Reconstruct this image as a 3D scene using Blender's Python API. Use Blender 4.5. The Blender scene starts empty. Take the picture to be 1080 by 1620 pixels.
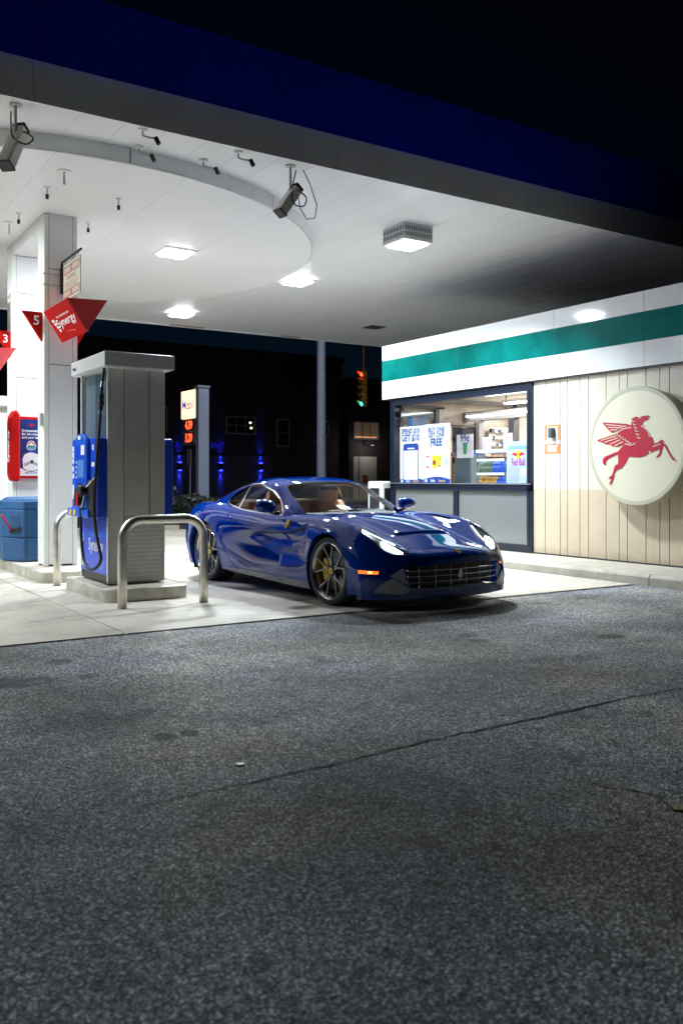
import bpy, bmesh, math, random
import numpy as np
from mathutils import Vector, Matrix
random.seed(7)
sc = bpy.context.scene
COL = sc.collection
PI = math.pi
# ------------------------------------------------------------------ camera
YAW = math.atan(906 / 1400)
cd = bpy.data.cameras.new('camera'); cam = bpy.data.objects.new('camera', cd); COL.objects.link(cam)
cam.location = (0, 0, 1.29); cam.rotation_euler = (PI / 2, 0, -YAW)
cd.sensor_fit = 'VERTICAL'; cd.sensor_height = 36.0; cd.sensor_width = 24.0
cd.lens = 1400 / 1620 * 36; cd.shift_y = -53 / 1620
cd.clip_start = 0.05; cd.clip_end = 800
cd.dof.use_dof = True; cd.dof.focus_distance = 9.3; cd.dof.aperture_fstop = 2.8
sc.camera = cam
# ------------------------------------------------------------------ night sky
w = bpy.data.worlds.new('World'); sc.world = w; w.use_nodes = True
wn = w.node_tree; bg = wn.nodes['Background']
sky = wn.nodes.new('ShaderNodeTexSky'); sky.sky_type = 'NISHITA'; sky.sun_disc = False
sky.sun_elevation = math.radians(-5); sky.sun_rotation = math.radians(0)
tn = wn.nodes.new('ShaderNodeMix'); tn.data_type = 'RGBA'; tn.blend_type = 'MULTIPLY'; tn.inputs[0].default_value = 1.
tn.inputs[7].default_value = (.14, .55, 1.25, 1); wn.links.new(sky.outputs[0], tn.inputs[6])   # deep night blue
wn.links.new(tn.outputs[2], bg.inputs['Color']); bg.inputs['Strength'].default_value = 0.12
# ------------------------------------------------------------------ exposure
sc.view_settings.view_transform = 'Standard'; sc.view_settings.look = 'None'
sc.view_settings.exposure = 0.0; sc.view_settings.gamma = 1.0
sc.render.engine = 'CYCLES'
cy = sc.cycles
cy.use_denoising = True; cy.max_bounces = 9; cy.diffuse_bounces = 4; cy.glossy_bounces = 5
cy.transparent_max_bounces = 16; cy.transmission_bounces = 4
cy.caustics_reflective = False; cy.caustics_refractive = False
cy.sample_clamp_indirect = 6.0
# canopy lamps: (x, y, lens height, size, watts, boxed housing)
LAMPS = [(7.85, 10.35, 4.715, .42, 420, True), (8.13, 14.05, 4.89, .42, 250, False), (7.6, 18.2, 4.89, .42, 150, False),
         (5.25, 12.8, 4.755, .42, 400, False), (-1.2, 10.3, 4.715, .42, 260, True), (1.3, 12.8, 4.755, .42, 190, False),
         (-1.2, 14.05, 4.89, .42, 260, False)]
for (lx, ly, lz, s, p, bx_) in LAMPS:
    ld = bpy.data.lights.new('lamp_light', 'AREA'); ld.shape = 'SQUARE'; ld.size = s * .85
    if bx_: ld.spread = math.radians(128)
    ld.energy = p*.95; ld.color = (.82, .92, 1.0)
    lo = bpy.data.objects.new('lamp_light', ld); lo.location = (lx, ly, lz - .045); COL.objects.link(lo)
    ld = bpy.data.lights.new('lamp_wide_light', 'SPOT'); ld.energy = p*(.06 if bx_ else .8); ld.color = (.82, .92, 1.0)   # wide batwing throw of the same fixture
    ld.spot_size = math.radians(166); ld.spot_blend = .25; ld.shadow_soft_size = s*.4
    lo = bpy.data.objects.new('lamp_wide_light', ld); lo.location = (lx, ly, lz - .048); COL.objects.link(lo)

# ================================================================== helpers
def wl(o):
    v = Vector((0, 0, 0))
    while o is not None:
        v += o.location; o = o.parent
    return v

class MB:
    def __init__(s): s.v = []; s.f = []
    def add(s, vs, fs):
        b = len(s.v); s.v += [tuple(p) for p in vs]; s.f += [tuple(b + i for i in q) for q in fs]; return s
    def box(s, x0, x1, y0, y1, z0, z1):
        return s.add([(x0,y0,z0),(x1,y0,z0),(x1,y1,z0),(x0,y1,z0),(x0,y0,z1),(x1,y0,z1),(x1,y1,z1),(x0,y1,z1)],
                     [(0,3,2,1),(4,5,6,7),(0,1,5,4),(1,2,6,5),(2,3,7,6),(3,0,4,7)])
    def obox(s, c, ax, ay, az, hx, hy, hz):
        c = Vector(c); ax = Vector(ax).normalized() * hx; ay = Vector(ay).normalized() * hy; az = Vector(az).normalized() * hz
        vs = [c + i*ax + j*ay + k*az for (i,j,k) in ((-1,-1,-1),(1,-1,-1),(1,1,-1),(-1,1,-1),(-1,-1,1),(1,-1,1),(1,1,1),(-1,1,1))]
        return s.add(vs, [(0,3,2,1),(4,5,6,7),(0,1,5,4),(1,2,6,5),(2,3,7,6),(3,0,4,7)])
    def bar(s, a, b, w, t, up=(0,0,1)):
        a = Vector(a); b = Vector(b); d = (b-a); L = d.length; d.normalize(); u = Vector(up)
        if abs(d.dot(u)) > .95: u = Vector((0,1,0))
        sd = d.cross(u).normalized(); u2 = sd.cross(d)
        return s.obox((a+b)/2, d, sd, u2, L/2, w/2, t/2)
    def tube(s, path, r, n=10, caps=True):
        P = [Vector(p) for p in path]; m = len(P); b0 = len(s.v)
        rr = r if isinstance(r, (list, tuple)) else [r]*m
        t0 = (P[1]-P[0]).normalized(); u = Vector((0,0,1)) if abs(t0.z) < .9 else Vector((1,0,0))
        nrm = (u - t0*u.dot(t0)).normalized()
        for i in range(m):
            t = (P[min(i+1,m-1)]-P[max(i-1,0)]).normalized()
            nrm = (nrm - t*nrm.dot(t)).normalized(); bn = t.cross(nrm)
            for k in range(n):
                a = 2*PI*k/n; s.v.append(tuple(P[i] + (nrm*math.cos(a)+bn*math.sin(a))*rr[i]))
        for i in range(m-1):
            for k in range(n):
                s.f.append((b0+i*n+k, b0+i*n+(k+1)%n, b0+(i+1)*n+(k+1)%n, b0+(i+1)*n+k))
        if caps:
            s.f.append(tuple(b0+k for k in range(n))[::-1]); s.f.append(tuple(b0+(m-1)*n+k for k in range(n)))
        return s
    def cyl(s, a, b, r, n=16, r2=None): return s.tube([a, b], [r, r if r2 is None else r2], n)
    def prism(s, poly, fr, t0, t1):
        """polygon in frame fr=(origin,right,up,normal), extruded t0..t1 along normal"""
        o, r, u, nn = [Vector(q) for q in fr]; n = len(poly)
        vs = [o + r*p[0] + u*p[1] + nn*t0 for p in poly] + [o + r*p[0] + u*p[1] + nn*t1 for p in poly]
        fs = [tuple(range(n))[::-1], tuple(range(n, 2*n))] + [(i, (i+1) % n, n+(i+1) % n, n+i) for i in range(n)]
        return s.add(vs, fs)
    def lathe(s, prof, o, ax, n=48, ref=None):
        """prof: list of (radius, along axis)"""
        o = Vector(o); ax = Vector(ax).normalized(); u = Vector((0,0,1)) if abs(ax.z) < .9 else Vector((1,0,0))
        a1 = (u-ax*u.dot(ax)).normalized(); a2 = ax.cross(a1); b0 = len(s.v); m = len(prof)
        for (r, h) in prof:
            for k in range(n):
                a = 2*PI*k/n; s.v.append(tuple(o + ax*h + (a1*math.cos(a)+a2*math.sin(a))*r))
        for i in range(m-1):
            for k in range(n):
                s.f.append((b0+i*n+k, b0+i*n+(k+1) % n, b0+(i+1)*n+(k+1) % n, b0+(i+1)*n+k))
        return s
    def build(s, name, mat, parent=None, smooth=False, bevel=0, seg=2, angle=None, local=False, fix=True):
        me = bpy.data.meshes.new(name)
        off = Vector((0,0,0)) if (parent is None or local) else wl(parent)
        me.from_pydata([(p[0]-off.x, p[1]-off.y, p[2]-off.z) for p in s.v], [], s.f)
        if fix:
            bm = bmesh.new(); bm.from_mesh(me); bmesh.ops.recalc_face_normals(bm, faces=bm.faces); bm.to_mesh(me); bm.free()
        o = bpy.data.objects.new(name, me); COL.objects.link(o); me.materials.append(mat)
        if parent is not None: o.parent = parent
        if smooth:
            me.polygons.foreach_set('use_smooth', [True]*len(me.polygons))
            if angle: me.set_sharp_from_angle(angle=math.radians(angle))
        if bevel:
            md = o.modifiers.new('bevel', 'BEVEL'); md.width = bevel; md.segments = seg; md.limit_method = 'ANGLE'; md.angle_limit = math.radians(40)
        return o

def tag(o, label, cat, group=None):
    o['label'] = label; o['category'] = cat
    if group: o['group'] = group
    return o
def struct(o): o['kind'] = 'structure'; return o
def thing(name, label, cat, loc=(0,0,0), group=None, rz=0):
    o = bpy.data.objects.new(name, None); COL.objects.link(o); o.location = loc; o.rotation_euler = (0,0,rz)
    o.empty_display_size = .1
    return tag(o, label, cat, group)
def B(name, mat, parent, x0, x1, y0, y1, z0, z1, bevel=0, **k):
    return MB().box(x0,x1,y0,y1,z0,z1).build(name, mat, parent, bevel=bevel, **k)
def dup_tree(o, parent, dv):
    c = o.copy(); COL.objects.link(c); c.parent = parent
    if parent is None: c.location = o.location + Vector(dv)
    for ch in list(o.children): dup_tree(ch, c, dv)
    return c
def txt(s, size, fr, mat, parent, name='lettering', align='CENTER', bold=0., sx=1., shear=0., t=.0012, local=False):
    cu = bpy.data.curves.new('t', 'FONT'); cu.body = s; cu.size = size; cu.align_x = align; cu.align_y = 'CENTER'
    cu.offset = bold*size; cu.shear = shear; cu.resolution_u = 3
    ob = bpy.data.objects.new('t', cu); COL.objects.link(ob)
    dg = bpy.context.evaluated_depsgraph_get()
    me = bpy.data.meshes.new_from_object(ob.evaluated_get(dg)); bpy.data.objects.remove(ob); bpy.data.curves.remove(cu)
    o_, r, u, n = [Vector(q) for q in fr]; off = Vector((0,0,0)) if local else wl(parent)
    for v in me.vertices: v.co = o_ - off + r*(v.co.x*sx) + u*v.co.y + n*t
    me.materials.clear(); me.materials.append(mat); me.name = name
    o = bpy.data.objects.new(name, me); COL.objects.link(o); o.parent = parent
    return o
def flat(name, poly, fr, mat, parent, t=.001, th=.0008, **k):
    return MB().prism(poly, fr, t-th, t).build(name, mat, parent, **k)
def rect(x0, x1, y0, y1): return [(x0,y0),(x1,y0),(x1,y1),(x0,y1)]
def rrect(x0, x1, y0, y1, r, n=5):
    P = []
    for (cx, cy_, a0) in ((x1-r,y1-r,0),(x0+r,y1-r,90),(x0+r,y0+r,180),(x1-r,y0+r,270)):
        for i in range(n+1):
            a = math.radians(a0+90*i/n); P.append((cx+r*math.cos(a), cy_+r*math.sin(a)))
    return P
def ell(cx, cy_, rx, ry, n=24, a0=0, a1=360):
    return [(cx+rx*math.cos(math.radians(a0+(a1-a0)*i/n)), cy_+ry*math.sin(math.radians(a0+(a1-a0)*i/n))) for i in range(n + (0 if a1-a0 >= 360 else 1))]

# ================================================================== materials
def nt(name):
    m = bpy.data.materials.new(name); m.use_nodes = True; t = m.node_tree
    return m, t, t.nodes['Principled BSDF'], t.nodes, t.links
def coords(N, L, scale=(1,1,1), kind='Object'):
    tc = N.new('ShaderNodeTexCoord'); mp = N.new('ShaderNodeMapping'); mp.inputs['Scale'].default_value = scale
    L.new(tc.outputs[kind], mp.inputs['Vector']); return mp.outputs[0]
def worldpos(N): return N.new('ShaderNodeNewGeometry').outputs['Position']
def noise(N, L, vec, scale, detail=4, rough=.55):
    n = N.new('ShaderNodeTexNoise'); n.inputs['Scale'].default_value = scale; n.inputs['Detail'].default_value = detail
    n.inputs['Roughness'].default_value = rough
    if vec is not None: L.new(vec, n.inputs['Vector'])
    return n.outputs['Fac']
def ramp(N, L, fac, stops):
    r = N.new('ShaderNodeValToRGB'); e = r.color_ramp.elements
    while len(e) < len(stops): e.new(.5)
    for q, (p, c) in zip(e, stops):
        q.position = p; q.color = (c, c, c, 1) if isinstance(c, (int, float)) else (*c, 1)
    L.new(fac, r.inputs['Fac']); return r.outputs['Color']
def mix(N, L, a, b, fac, mode='MIX'):
    m = N.new('ShaderNodeMix'); m.data_type = 'RGBA'; m.blend_type = mode
    for sock, val in ((m.inputs[6], a), (m.inputs[7], b)):
        if isinstance(val, tuple): sock.default_value = (*val, 1)
        else: L.new(val, sock)
    if isinstance(fac, (int, float)): m.inputs[0].default_value = fac
    else: L.new(fac, m.inputs[0])
    return m.outputs[2]
def math_(N, L, op, a, b=None):
    m = N.new('ShaderNodeMath'); m.operation = op
    for i, v in enumerate((a, b)):
        if v is None: continue
        if isinstance(v, (int, float)): m.inputs[i].default_value = v
        else: L.new(v, m.inputs[i])
    return m.outputs[0]
def bump(N, L, h, strength, dist, bs):
    b = N.new('ShaderNodeBump'); b.inputs['Strength'].default_value = strength; b.inputs['Distance'].default_value = dist
    L.new(h, b.inputs['Height']); L.new(b.outputs[0], bs.inputs['Normal'])
def M(name, col, rough=.5, metal=0., coat=0., var=0., vs=3., bmp=0., bsc=60., spec=.5, rv=0.):
    m, t, bs, N, L = nt(name)
    bs.inputs['Base Color'].default_value = (*col, 1); bs.inputs['Roughness'].default_value = rough
    bs.inputs['Metallic'].default_value = metal; bs.inputs['Coat Weight'].default_value = coat
    bs.inputs['Coat Roughness'].default_value = .04; bs.inputs['Specular IOR Level'].default_value = spec
    if var or rv:
        f = noise(N, L, worldpos(N), vs, 5, .6)
    if var:
        L.new(mix(N, L, tuple(c*(1-var) for c in col), tuple(min(1, c*(1+var)) for c in col), ramp(N, L, f, [(.3, 0.), (.7, 1.)])), bs.inputs['Base Color'])
    if rv:
        L.new(math_(N, L, 'MULTIPLY_ADD', f, rv), bs.inputs['Roughness'])
        bs.inputs['Roughness'].links[0].from_node.inputs[2].default_value = rough - rv/2
    if bmp: bump(N, L, noise(N, L, worldpos(N), bsc, 3), bmp, .004, bs)
    return m
def EM(name, col, strength):
    m, t, bs, N, L = nt(name)
    bs.inputs['Base Color'].default_value = (*[min(1, c)*.5 for c in col], 1); bs.inputs['Emission Color'].default_value = (*col, 1)
    bs.inputs['Emission Strength'].default_value = strength; return m
def GLASS(name, tint=(1,1,1), ior=1.45, boost=1.0, rough=0.0, graze=1.0):
    m, t, bs, N, L = nt(name); N.remove(bs); out = N['Material Output']
    tr = N.new('ShaderNodeBsdfTransparent'); tr.inputs[0].default_value = (*tint, 1)
    gl = N.new('ShaderNodeBsdfGlossy'); gl.inputs['Roughness'].default_value = rough
    lw = N.new('ShaderNodeLayerWeight'); lw.inputs[0].default_value = .5; f0 = ((ior-1)/(ior+1))**2*boost
    sch = math_(N, L, 'MULTIPLY_ADD', math_(N, L, 'POWER', lw.outputs['Facing'], 5.), (1-f0)*graze); sch.node.inputs[2].default_value = f0
    mx = N.new('ShaderNodeMixShader'); L.new(sch, mx.inputs[0])
    L.new(tr.outputs[0], mx.inputs[1]); L.new(gl.outputs[0], mx.inputs[2]); L.new(mx.outputs[0], out.inputs[0]); return m

def asphalt_mat(name, base, spots=()):
    m, t, bs, N, L = nt(name); P = worldpos(N)
    v = N.new('ShaderNodeTexVoronoi'); v.inputs['Scale'].default_value = 150; L.new(P, v.inputs['Vector'])
    v2 = N.new('ShaderNodeTexVoronoi'); v2.inputs['Scale'].default_value = 230; L.new(P, v2.inputs['Vector'])
    sep = N.new('ShaderNodeSeparateColor'); L.new(v.outputs['Color'], sep.inputs[0])
    st = ramp(N, L, sep.outputs[0], [(0., .15), (.45, .6), (.8, 1.25), (1., 3.2)])
    big = ramp(N, L, noise(N, L, P, .55, 6, .62), [(.34, .46), (.5, .95), (.64, 1.45)])
    mid = ramp(N, L, noise(N, L, P, 38, 6, .8), [(.3, .45), (.7, 1.6)])
    tint = mix(N, L, tuple(b*c for b, c in zip(base, (.96, .99, 1.06))), tuple(b*c for b, c in zip(base, (1.06, 1.03, .92))), ramp(N, L, noise(N, L, P, .8, 3), [(.42, 0.), (.62, 1.)]))
    c = mix(N, L, tint, st, 1., 'MULTIPLY'); c = mix(N, L, c, big, 1., 'MULTIPLY'); c = mix(N, L, c, mid, 1., 'MULTIPLY')
    c = mix(N, L, c, tuple(b*.22 for b in base), ramp(N, L, noise(N, L, P, 2.3, 9, .72), [(.57, 0.), (.66, .5)]))
    dk = None
    wob = noise(N, L, P, 9, 4)
    for (sx, sy, rx, ry, amt) in spots:
        mp = N.new('ShaderNodeMapping'); mp.vector_type = 'TEXTURE'
        mp.inputs['Location'].default_value = (sx, sy, 0); mp.inputs['Scale'].default_value = (rx, ry, 1000)
        L.new(P, mp.inputs['Vector']); ln = N.new('ShaderNodeVectorMath'); ln.operation = 'LENGTH'; L.new(mp.outputs[0], ln.inputs[0])
        f = math_(N, L, 'ADD', ln.outputs['Value'], math_(N, L, 'MULTIPLY_ADD', wob, .9))
        f.node.inputs[1].links[0].from_node.inputs[2].default_value = -.45
        r = ramp(N, L, f, [(.7, amt*.85), (.98, 0.)]) if max(rx, ry) < .4 else ramp(N, L, math_(N, L, 'ADD', f, math_(N, L, 'MULTIPLY', noise(N, L, P, 3.5, 8, .7), 1.1)), [(.8, amt*.75), (1.2, 0.)])
        dk = r if dk is None else mix(N, L, dk, r, 1., 'LIGHTEN')
    if dk is not None: c = mix(N, L, c, tuple(b*.14 for b in base), dk)
    L.new(c, bs.inputs['Base Color'])
    bs.inputs['Roughness'].default_value = .85; bs.inputs['Specular IOR Level'].default_value = .15
    h = math_(N, L, 'ADD', math_(N, L, 'MULTIPLY', v.outputs['Distance'], -1.), math_(N, L, 'MULTIPLY', noise(N, L, P, 30, 4), .8))
    h = math_(N, L, 'ADD', h, math_(N, L, 'MULTIPLY', v2.outputs['Distance'], -.4))
    bump(N, L, h, .35, .008, bs); return m
def concrete_mat(name, base, dirt=.5, spots=()):
    m, t, bs, N, L = nt(name); P = worldpos(N)
    a = ramp(N, L, noise(N, L, P, .7, 7, .65), [(.3, 1-dirt*.5), (.55, 1.), (.75, 1.08)])
    b = ramp(N, L, noise(N, L, P, 7, 6, .7), [(.25, .82), (.6, 1.05)])
    s = N.new('ShaderNodeTexVoronoi'); s.inputs['Scale'].default_value = 9; L.new(P, s.inputs['Vector'])
    sp = ramp(N, L, s.outputs['Distance'], [(.04, .55), (.09, 1.)])
    g = ramp(N, L, noise(N, L, P, 160, 2), [(.3, .86), (.7, 1.1)])
    c = mix(N, L, base, a, 1., 'MULTIPLY'); c = mix(N, L, c, b, 1., 'MULTIPLY'); c = mix(N, L, c, sp, .8, 'MULTIPLY'); c = mix(N, L, c, g, 1., 'MULTIPLY')
    c = mix(N, L, c, tuple(q*.35 for q in base), ramp(N, L, noise(N, L, P, 1.6, 6, .7), [(.60, 0.), (.78, dirt)]))
    wob = noise(N, L, P, 6, 5)
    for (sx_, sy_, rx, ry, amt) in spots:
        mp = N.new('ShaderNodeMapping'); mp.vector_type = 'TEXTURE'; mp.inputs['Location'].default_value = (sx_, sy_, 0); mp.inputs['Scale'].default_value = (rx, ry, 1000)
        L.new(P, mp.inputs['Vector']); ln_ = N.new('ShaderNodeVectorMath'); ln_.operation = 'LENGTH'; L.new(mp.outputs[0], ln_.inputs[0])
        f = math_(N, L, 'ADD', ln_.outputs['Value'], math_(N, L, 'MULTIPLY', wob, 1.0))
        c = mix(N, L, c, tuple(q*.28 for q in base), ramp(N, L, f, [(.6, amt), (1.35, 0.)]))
    L.new(c, bs.inputs['Base Color']); bs.inputs['Roughness'].default_value = .75
    L.new(ramp(N, L, noise(N, L, P, 1.1, 4), [(.3, .5), (.7, .85)]), bs.inputs['Roughness'])
    bump(N, L, noise(N, L, P, 120, 4), .35, .004, bs); return m

def gz(px, py, z=0.):
    D = (1.29-z)*1400/(py-757); r = (px-540)/1400
    return (D*(math.sin(YAW)+r*math.cos(YAW)), D*(math.cos(YAW)-r*math.sin(YAW)))
SPOTS = [(*gz(p, q), a, b, k) for (p, q, a, b, k) in ((261,1162,.062,.075,.9),(299,1156,.058,.07,.9),(738,1003,.10,.10,.8),(756,1011,.10,.10,.8),(965,1005,.16,.12,.8),
         (95,1044,.11,.11,.7),(140,1067,.09,.09,.6),(25,1078,.75,.42,.9),(640,975,.75,.35,.7),(760,958,.7,.32,.75),(620,985,.3,.2,.5),(120,1140,1.1,.5,.5),(430,1125,1.2,.35,.4),(900,1190,1.2,.4,.35),(620,1330,.8,.3,.35),(850,1040,.5,.25,.35),(310,1130,.4,.25,.25))]
m_asph = asphalt_mat('asphalt', (.25, .246, .244), SPOTS)
m_road = asphalt_mat('road_asphalt', (.05, .05, .055))
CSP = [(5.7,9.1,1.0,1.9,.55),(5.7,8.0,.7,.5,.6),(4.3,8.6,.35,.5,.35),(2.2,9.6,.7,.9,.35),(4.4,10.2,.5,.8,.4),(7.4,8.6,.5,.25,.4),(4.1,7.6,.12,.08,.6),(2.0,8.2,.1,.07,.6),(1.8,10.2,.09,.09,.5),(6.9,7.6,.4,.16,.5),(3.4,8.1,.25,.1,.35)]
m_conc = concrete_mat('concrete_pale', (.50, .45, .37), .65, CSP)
m_conc2 = concrete_mat('concrete_tan', (.47, .42, .335), .7, CSP)
m_kerb = concrete_mat('kerb_concrete', (.44, .40, .33), .6)
m_joint = M('joint_filler', (.025, .023, .02), .9)
m_crack = M('crack_dark', (.018, .018, .02), .95)
m_white = M('white_panel', (.80, .80, .79), .35, var=.04, vs=1.2)
m_soffit = M('soffit_white', (.80, .81, .82), .38, var=.05, vs=.6)
m_disc = M('disc_white', (.80, .81, .82), .42, var=.03, vs=.5)
m_grayband = M('grey_band', (.84, .86, .88), .4, var=.12, vs=1.0)
m_bluefascia = M('blue_fascia', (.006, .03, .72), .35, var=.12, vs=.8)
m_greywhite = M('column_panel', (.74, .745, .75), .4, var=.05, vs=2.)
m_creamtrim = M('corner_trim', (.72, .74, .66), .45)
m_dark = M('dark_metal', (.02, .02, .022), .4)
m_black = M('black_rubber', (.012, .012, .013), .55)
m_steel = M('stainless', (.72, .69, .62), .36, metal=.92, var=.12, vs=9., rv=.14)
m_lamphouse = M('lamp_housing', (.50, .52, .53), .4)
m_lens = EM('lamp_lens', (.94, .97, 1.0), 22.)
m_red = M('sign_red', (.46, .006, .005), .5, spec=.15)
m_red_shade_panel = M('sign_red_shade_and_panel', (.27, .003, .005), .5, spec=.15)
m_wtext = M('white_print', (.82, .82, .82), .5)
m_cream = M('sign_cream', (.38, .345, .235), .5)
m_brown = M('print_brown', (.26, .06, .03), .6)
m_pblue = M('pump_blue', (.012, .07, .62), .32)
m_pblue2 = M('pump_blue_light', (.02, .13, .72), .3)
m_navy = M('pump_navy', (.008, .02, .16), .4)
m_canblue = M('can_blue', (.018, .085, .21), .5, var=.1, vs=3.)
m_yellow = M('yellow', (.85, .55, .05), .4)
m_silver = M('silver', (.7, .7, .7), .25, metal=1.)

def two_tone(name):
    m, t, bs, N, L = nt(name); P = worldpos(N)
    sx = N.new('ShaderNodeSeparateXYZ'); L.new(P, sx.inputs[0])
    f = math_(N, L, 'GREATER_THAN', sx.outputs['Z'], 1.13)
    c = mix(N, L, (.50, .415, .30), (.60, .555, .45), f)
    c = mix(N, L, c, ramp(N, L, noise(N, L, P, 1.8, 5), [(.3, .9), (.7, 1.05)]), 1., 'MULTIPLY')
    mp = N.new('ShaderNodeMapping'); mp.inputs['Scale'].default_value = (14, 14, .5); L.new(P, mp.inputs['Vector'])
    c = mix(N, L, c, (.22, .17, .10), ramp(N, L, noise(N, L, mp.outputs[0], 1., 5, .7), [(.55, 0.), (.85, .35)]))
    zl = math_(N, L, 'ADD', sx.outputs['Z'], math_(N, L, 'MULTIPLY', noise(N, L, P, 6, 4), .25))
    c = mix(N, L, c, (.20, .15, .09), ramp(N, L, zl, [(.22, .55), (.42, 0.)]))
    L.new(c, bs.inputs['Base Color']); bs.inputs['Roughness'].default_value = .5
    bump(N, L, noise(N, L, P, 45, 3), .12, .004, bs); return m
m_board = two_tone('wall_board')
m_groove = M('groove', (.30, .22, .11), .7)
m_fwhite = M('fascia_white', (.74, .76, .77), .06, var=.03, vs=1., spec=.4)
m_fgreen = M('fascia_green', (.002, .125, .112), .3, var=.3, vs=1.6, spec=.02)
m_frame = M('navy_frame', (.007, .011, .024), .3, var=.2, vs=8.)
m_lowpanel = M('grey_glass_panel', (.14, .15, .15), .06, coat=.6)
m_glass = GLASS('shop_glass', (.97, .985, 1.0), 1.5, 1.4)

def perforated(name, col, scale, r):
    m, t, bs, N, L = nt(name); P = worldpos(N)
    sx = N.new('ShaderNodeSeparateXYZ'); L.new(P, sx.inputs[0])
    rowi = math_(N, L, 'FLOOR', math_(N, L, 'MULTIPLY', sx.outputs['Z'], scale))
    sh = math_(N, L, 'MULTIPLY', math_(N, L, 'MODULO', rowi, 2.), .5)
    u = math_(N, L, 'SUBTRACT', math_(N, L, 'FRACT', math_(N, L, 'ADD', math_(N, L, 'MULTIPLY', sx.outputs['X'], scale), sh)), .5)
    v = math_(N, L, 'SUBTRACT', math_(N, L, 'FRACT', math_(N, L, 'MULTIPLY', sx.outputs['Z'], scale)), .5)
    d = math_(N, L, 'SQRT', math_(N, L, 'ADD', math_(N, L, 'MULTIPLY', u, u), math_(N, L, 'MULTIPLY', v, v)))
    hole = math_(N, L, 'LESS_THAN', d, r)
    c = mix(N, L, col, tuple(q*.62 for q in col), hole)
    c = mix(N, L, c, ramp(N, L, noise(N, L, P, 2.5, 6, .65), [(.3, .85), (.7, 1.1)]), 1., 'MULTIPLY')
    L.new(c, bs.inputs['Base Color']); bs.inputs['Metallic'].default_value = .0; bs.inputs['Roughness'].default_value = .36
    bump(N, L, math_(N, L, 'MULTIPLY', hole, -1.), .5, .003, bs); return m
m_perf = perforated('perforated_sheet', (.72, .74, .70), 34., .2)
m_perf2 = perforated('perforated_fine', (.66, .68, .63), 52., .19)
m_perf3 = perforated('perforated_coarse', (.72, .73, .69), 22., .2)

# ================================================================== ground
asph = struct(MB().add([(-300,-250,-.012),(400,-250,-.012),(400,21.2,-.012),(-300,21.2,-.012)], [(0,1,2,3)]).build('asphalt', m_asph))
road = struct(MB().add([(-300,21.2,-.03),(400,21.2,-.03),(400,420,-.03),(-300,420,-.03)], [(0,1,2,3)]).build('road', m_road))
def crack(pts, wmax):
    P = []; mbk = MB(); rnd = random.Random(len(pts)*31+int(wmax*1e4))
    for (a, b) in zip(pts, pts[1:]):
        n = max(2, int(math.dist(a, b)/.05))
        for i in range(n): P.append((a[0]+(b[0]-a[0])*i/n+rnd.gauss(0,.009), a[1]+(b[1]-a[1])*i/n+rnd.gauss(0,.009)))
    L_, R_ = [], []
    for i, p in enumerate(P):
        q = P[min(i+1, len(P)-1)]; o = P[max(i-1, 0)]; dx, dy = q[0]-o[0], q[1]-o[1]; l = math.hypot(dx, dy) or 1
        e = min(1, i/8, (len(P)-1-i)/8)
        tt = i/len(P)
        ww = wmax*.6*(.35+.65*rnd.random())*(.1+.9*e)*(.45+.9*math.exp(-((tt-.58)/.2)**2)+.25*math.sin(i*.05))
        L_.append((p[0]-dy/l*ww, p[1]+dx/l*ww, -.0085)); R_.append((p[0]+dy/l*ww, p[1]-dx/l*ww, -.0085))
    n = len(P); mbk.add(L_+R_, [(i, i+1, n+i+1, n+i) for i in range(n-1)])
    return mbk.build('crack', m_crack, asph)
crack([gz(*p) for p in ((170,1285),(340,1245),(450,1222),(540,1202),(730,1157),(865,1130),(965,1107),(1090,1084),(1200,1062))], .019)
crack([gz(*p) for p in ((825,1201),(890,1213),(940,1237),(1040,1255),(1075,1285),(1150,1320))], .010)
crack([gz(*p) for p in ((960,1340),(985,1310),(1000,1290))], .005)
crack([gz(*p) for p in ((535,1122),(600,1118),(660,1119))], .003)
gx, gy = gz(380, 1206)
tag(MB().prism([((.02)*math.cos(a)*(1+.25*math.sin(3*a)), .017*math.sin(a)) for a in [2*PI*i/14 for i in range(14)]], ((gx,gy,-.0115),(1,0,0),(0,1,0),(0,0,1)), 0, .006).build('gum', m_wtext), 'small flattened white gum spot on the dark asphalt', 'litter')
gx, gy = gz(1076, 1274)
tag(MB().prism([(.04*math.cos(a)*(1+.3*math.sin(4*a+1)), .03*math.sin(a)*(1+.3*math.cos(3*a))) for a in [2*PI*i/16 for i in range(16)]], ((gx,gy,-.0115),(1,0,0),(0,1,0),(0,0,1)), 0, .007).build('leaf_scrap', M('scrap_tan', (.33, .30, .17), .8, var=.3, vs=40.)), 'pale tan scrap by the crack at the right edge', 'litter')
# concrete slabs of the forecourt (each slab its own piece, tooled joints between)
pad = struct(MB().box(-9.0, 8.86, 7.17, 21.15, -.2, -.02).build('forecourt', m_joint))
xs = [-9.0, -4.2, -.9, 2.50, 5.9, 8.88]; ys = [7.15, 11.9, 16.6, 21.15]
for i in range(5):
    for j in range(3):
        g = .008
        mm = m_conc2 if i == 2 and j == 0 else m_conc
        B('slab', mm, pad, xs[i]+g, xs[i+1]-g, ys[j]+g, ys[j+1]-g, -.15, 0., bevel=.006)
mbk = MB(); rnd = random.Random(3); n = 240
Ltop = [(-9+17.9*i/n, 7.158) for i in range(n+1)]
Lbot = [(-9+17.9*i/n, 7.132+.022*rnd.random()-(.035*rnd.random() if rnd.random() > .8 else 0)-.012*math.sin(i*.11)) for i in range(n+1)]
mbk.add([(p[0], p[1], -.0075) for p in Ltop]+[(p[0], p[1], -.0075) for p in Lbot], [(i, i+1, n+2+i, n+1+i) for i in range(n)])
mbk.build('edge_joint', m_crack, pad)
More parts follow.
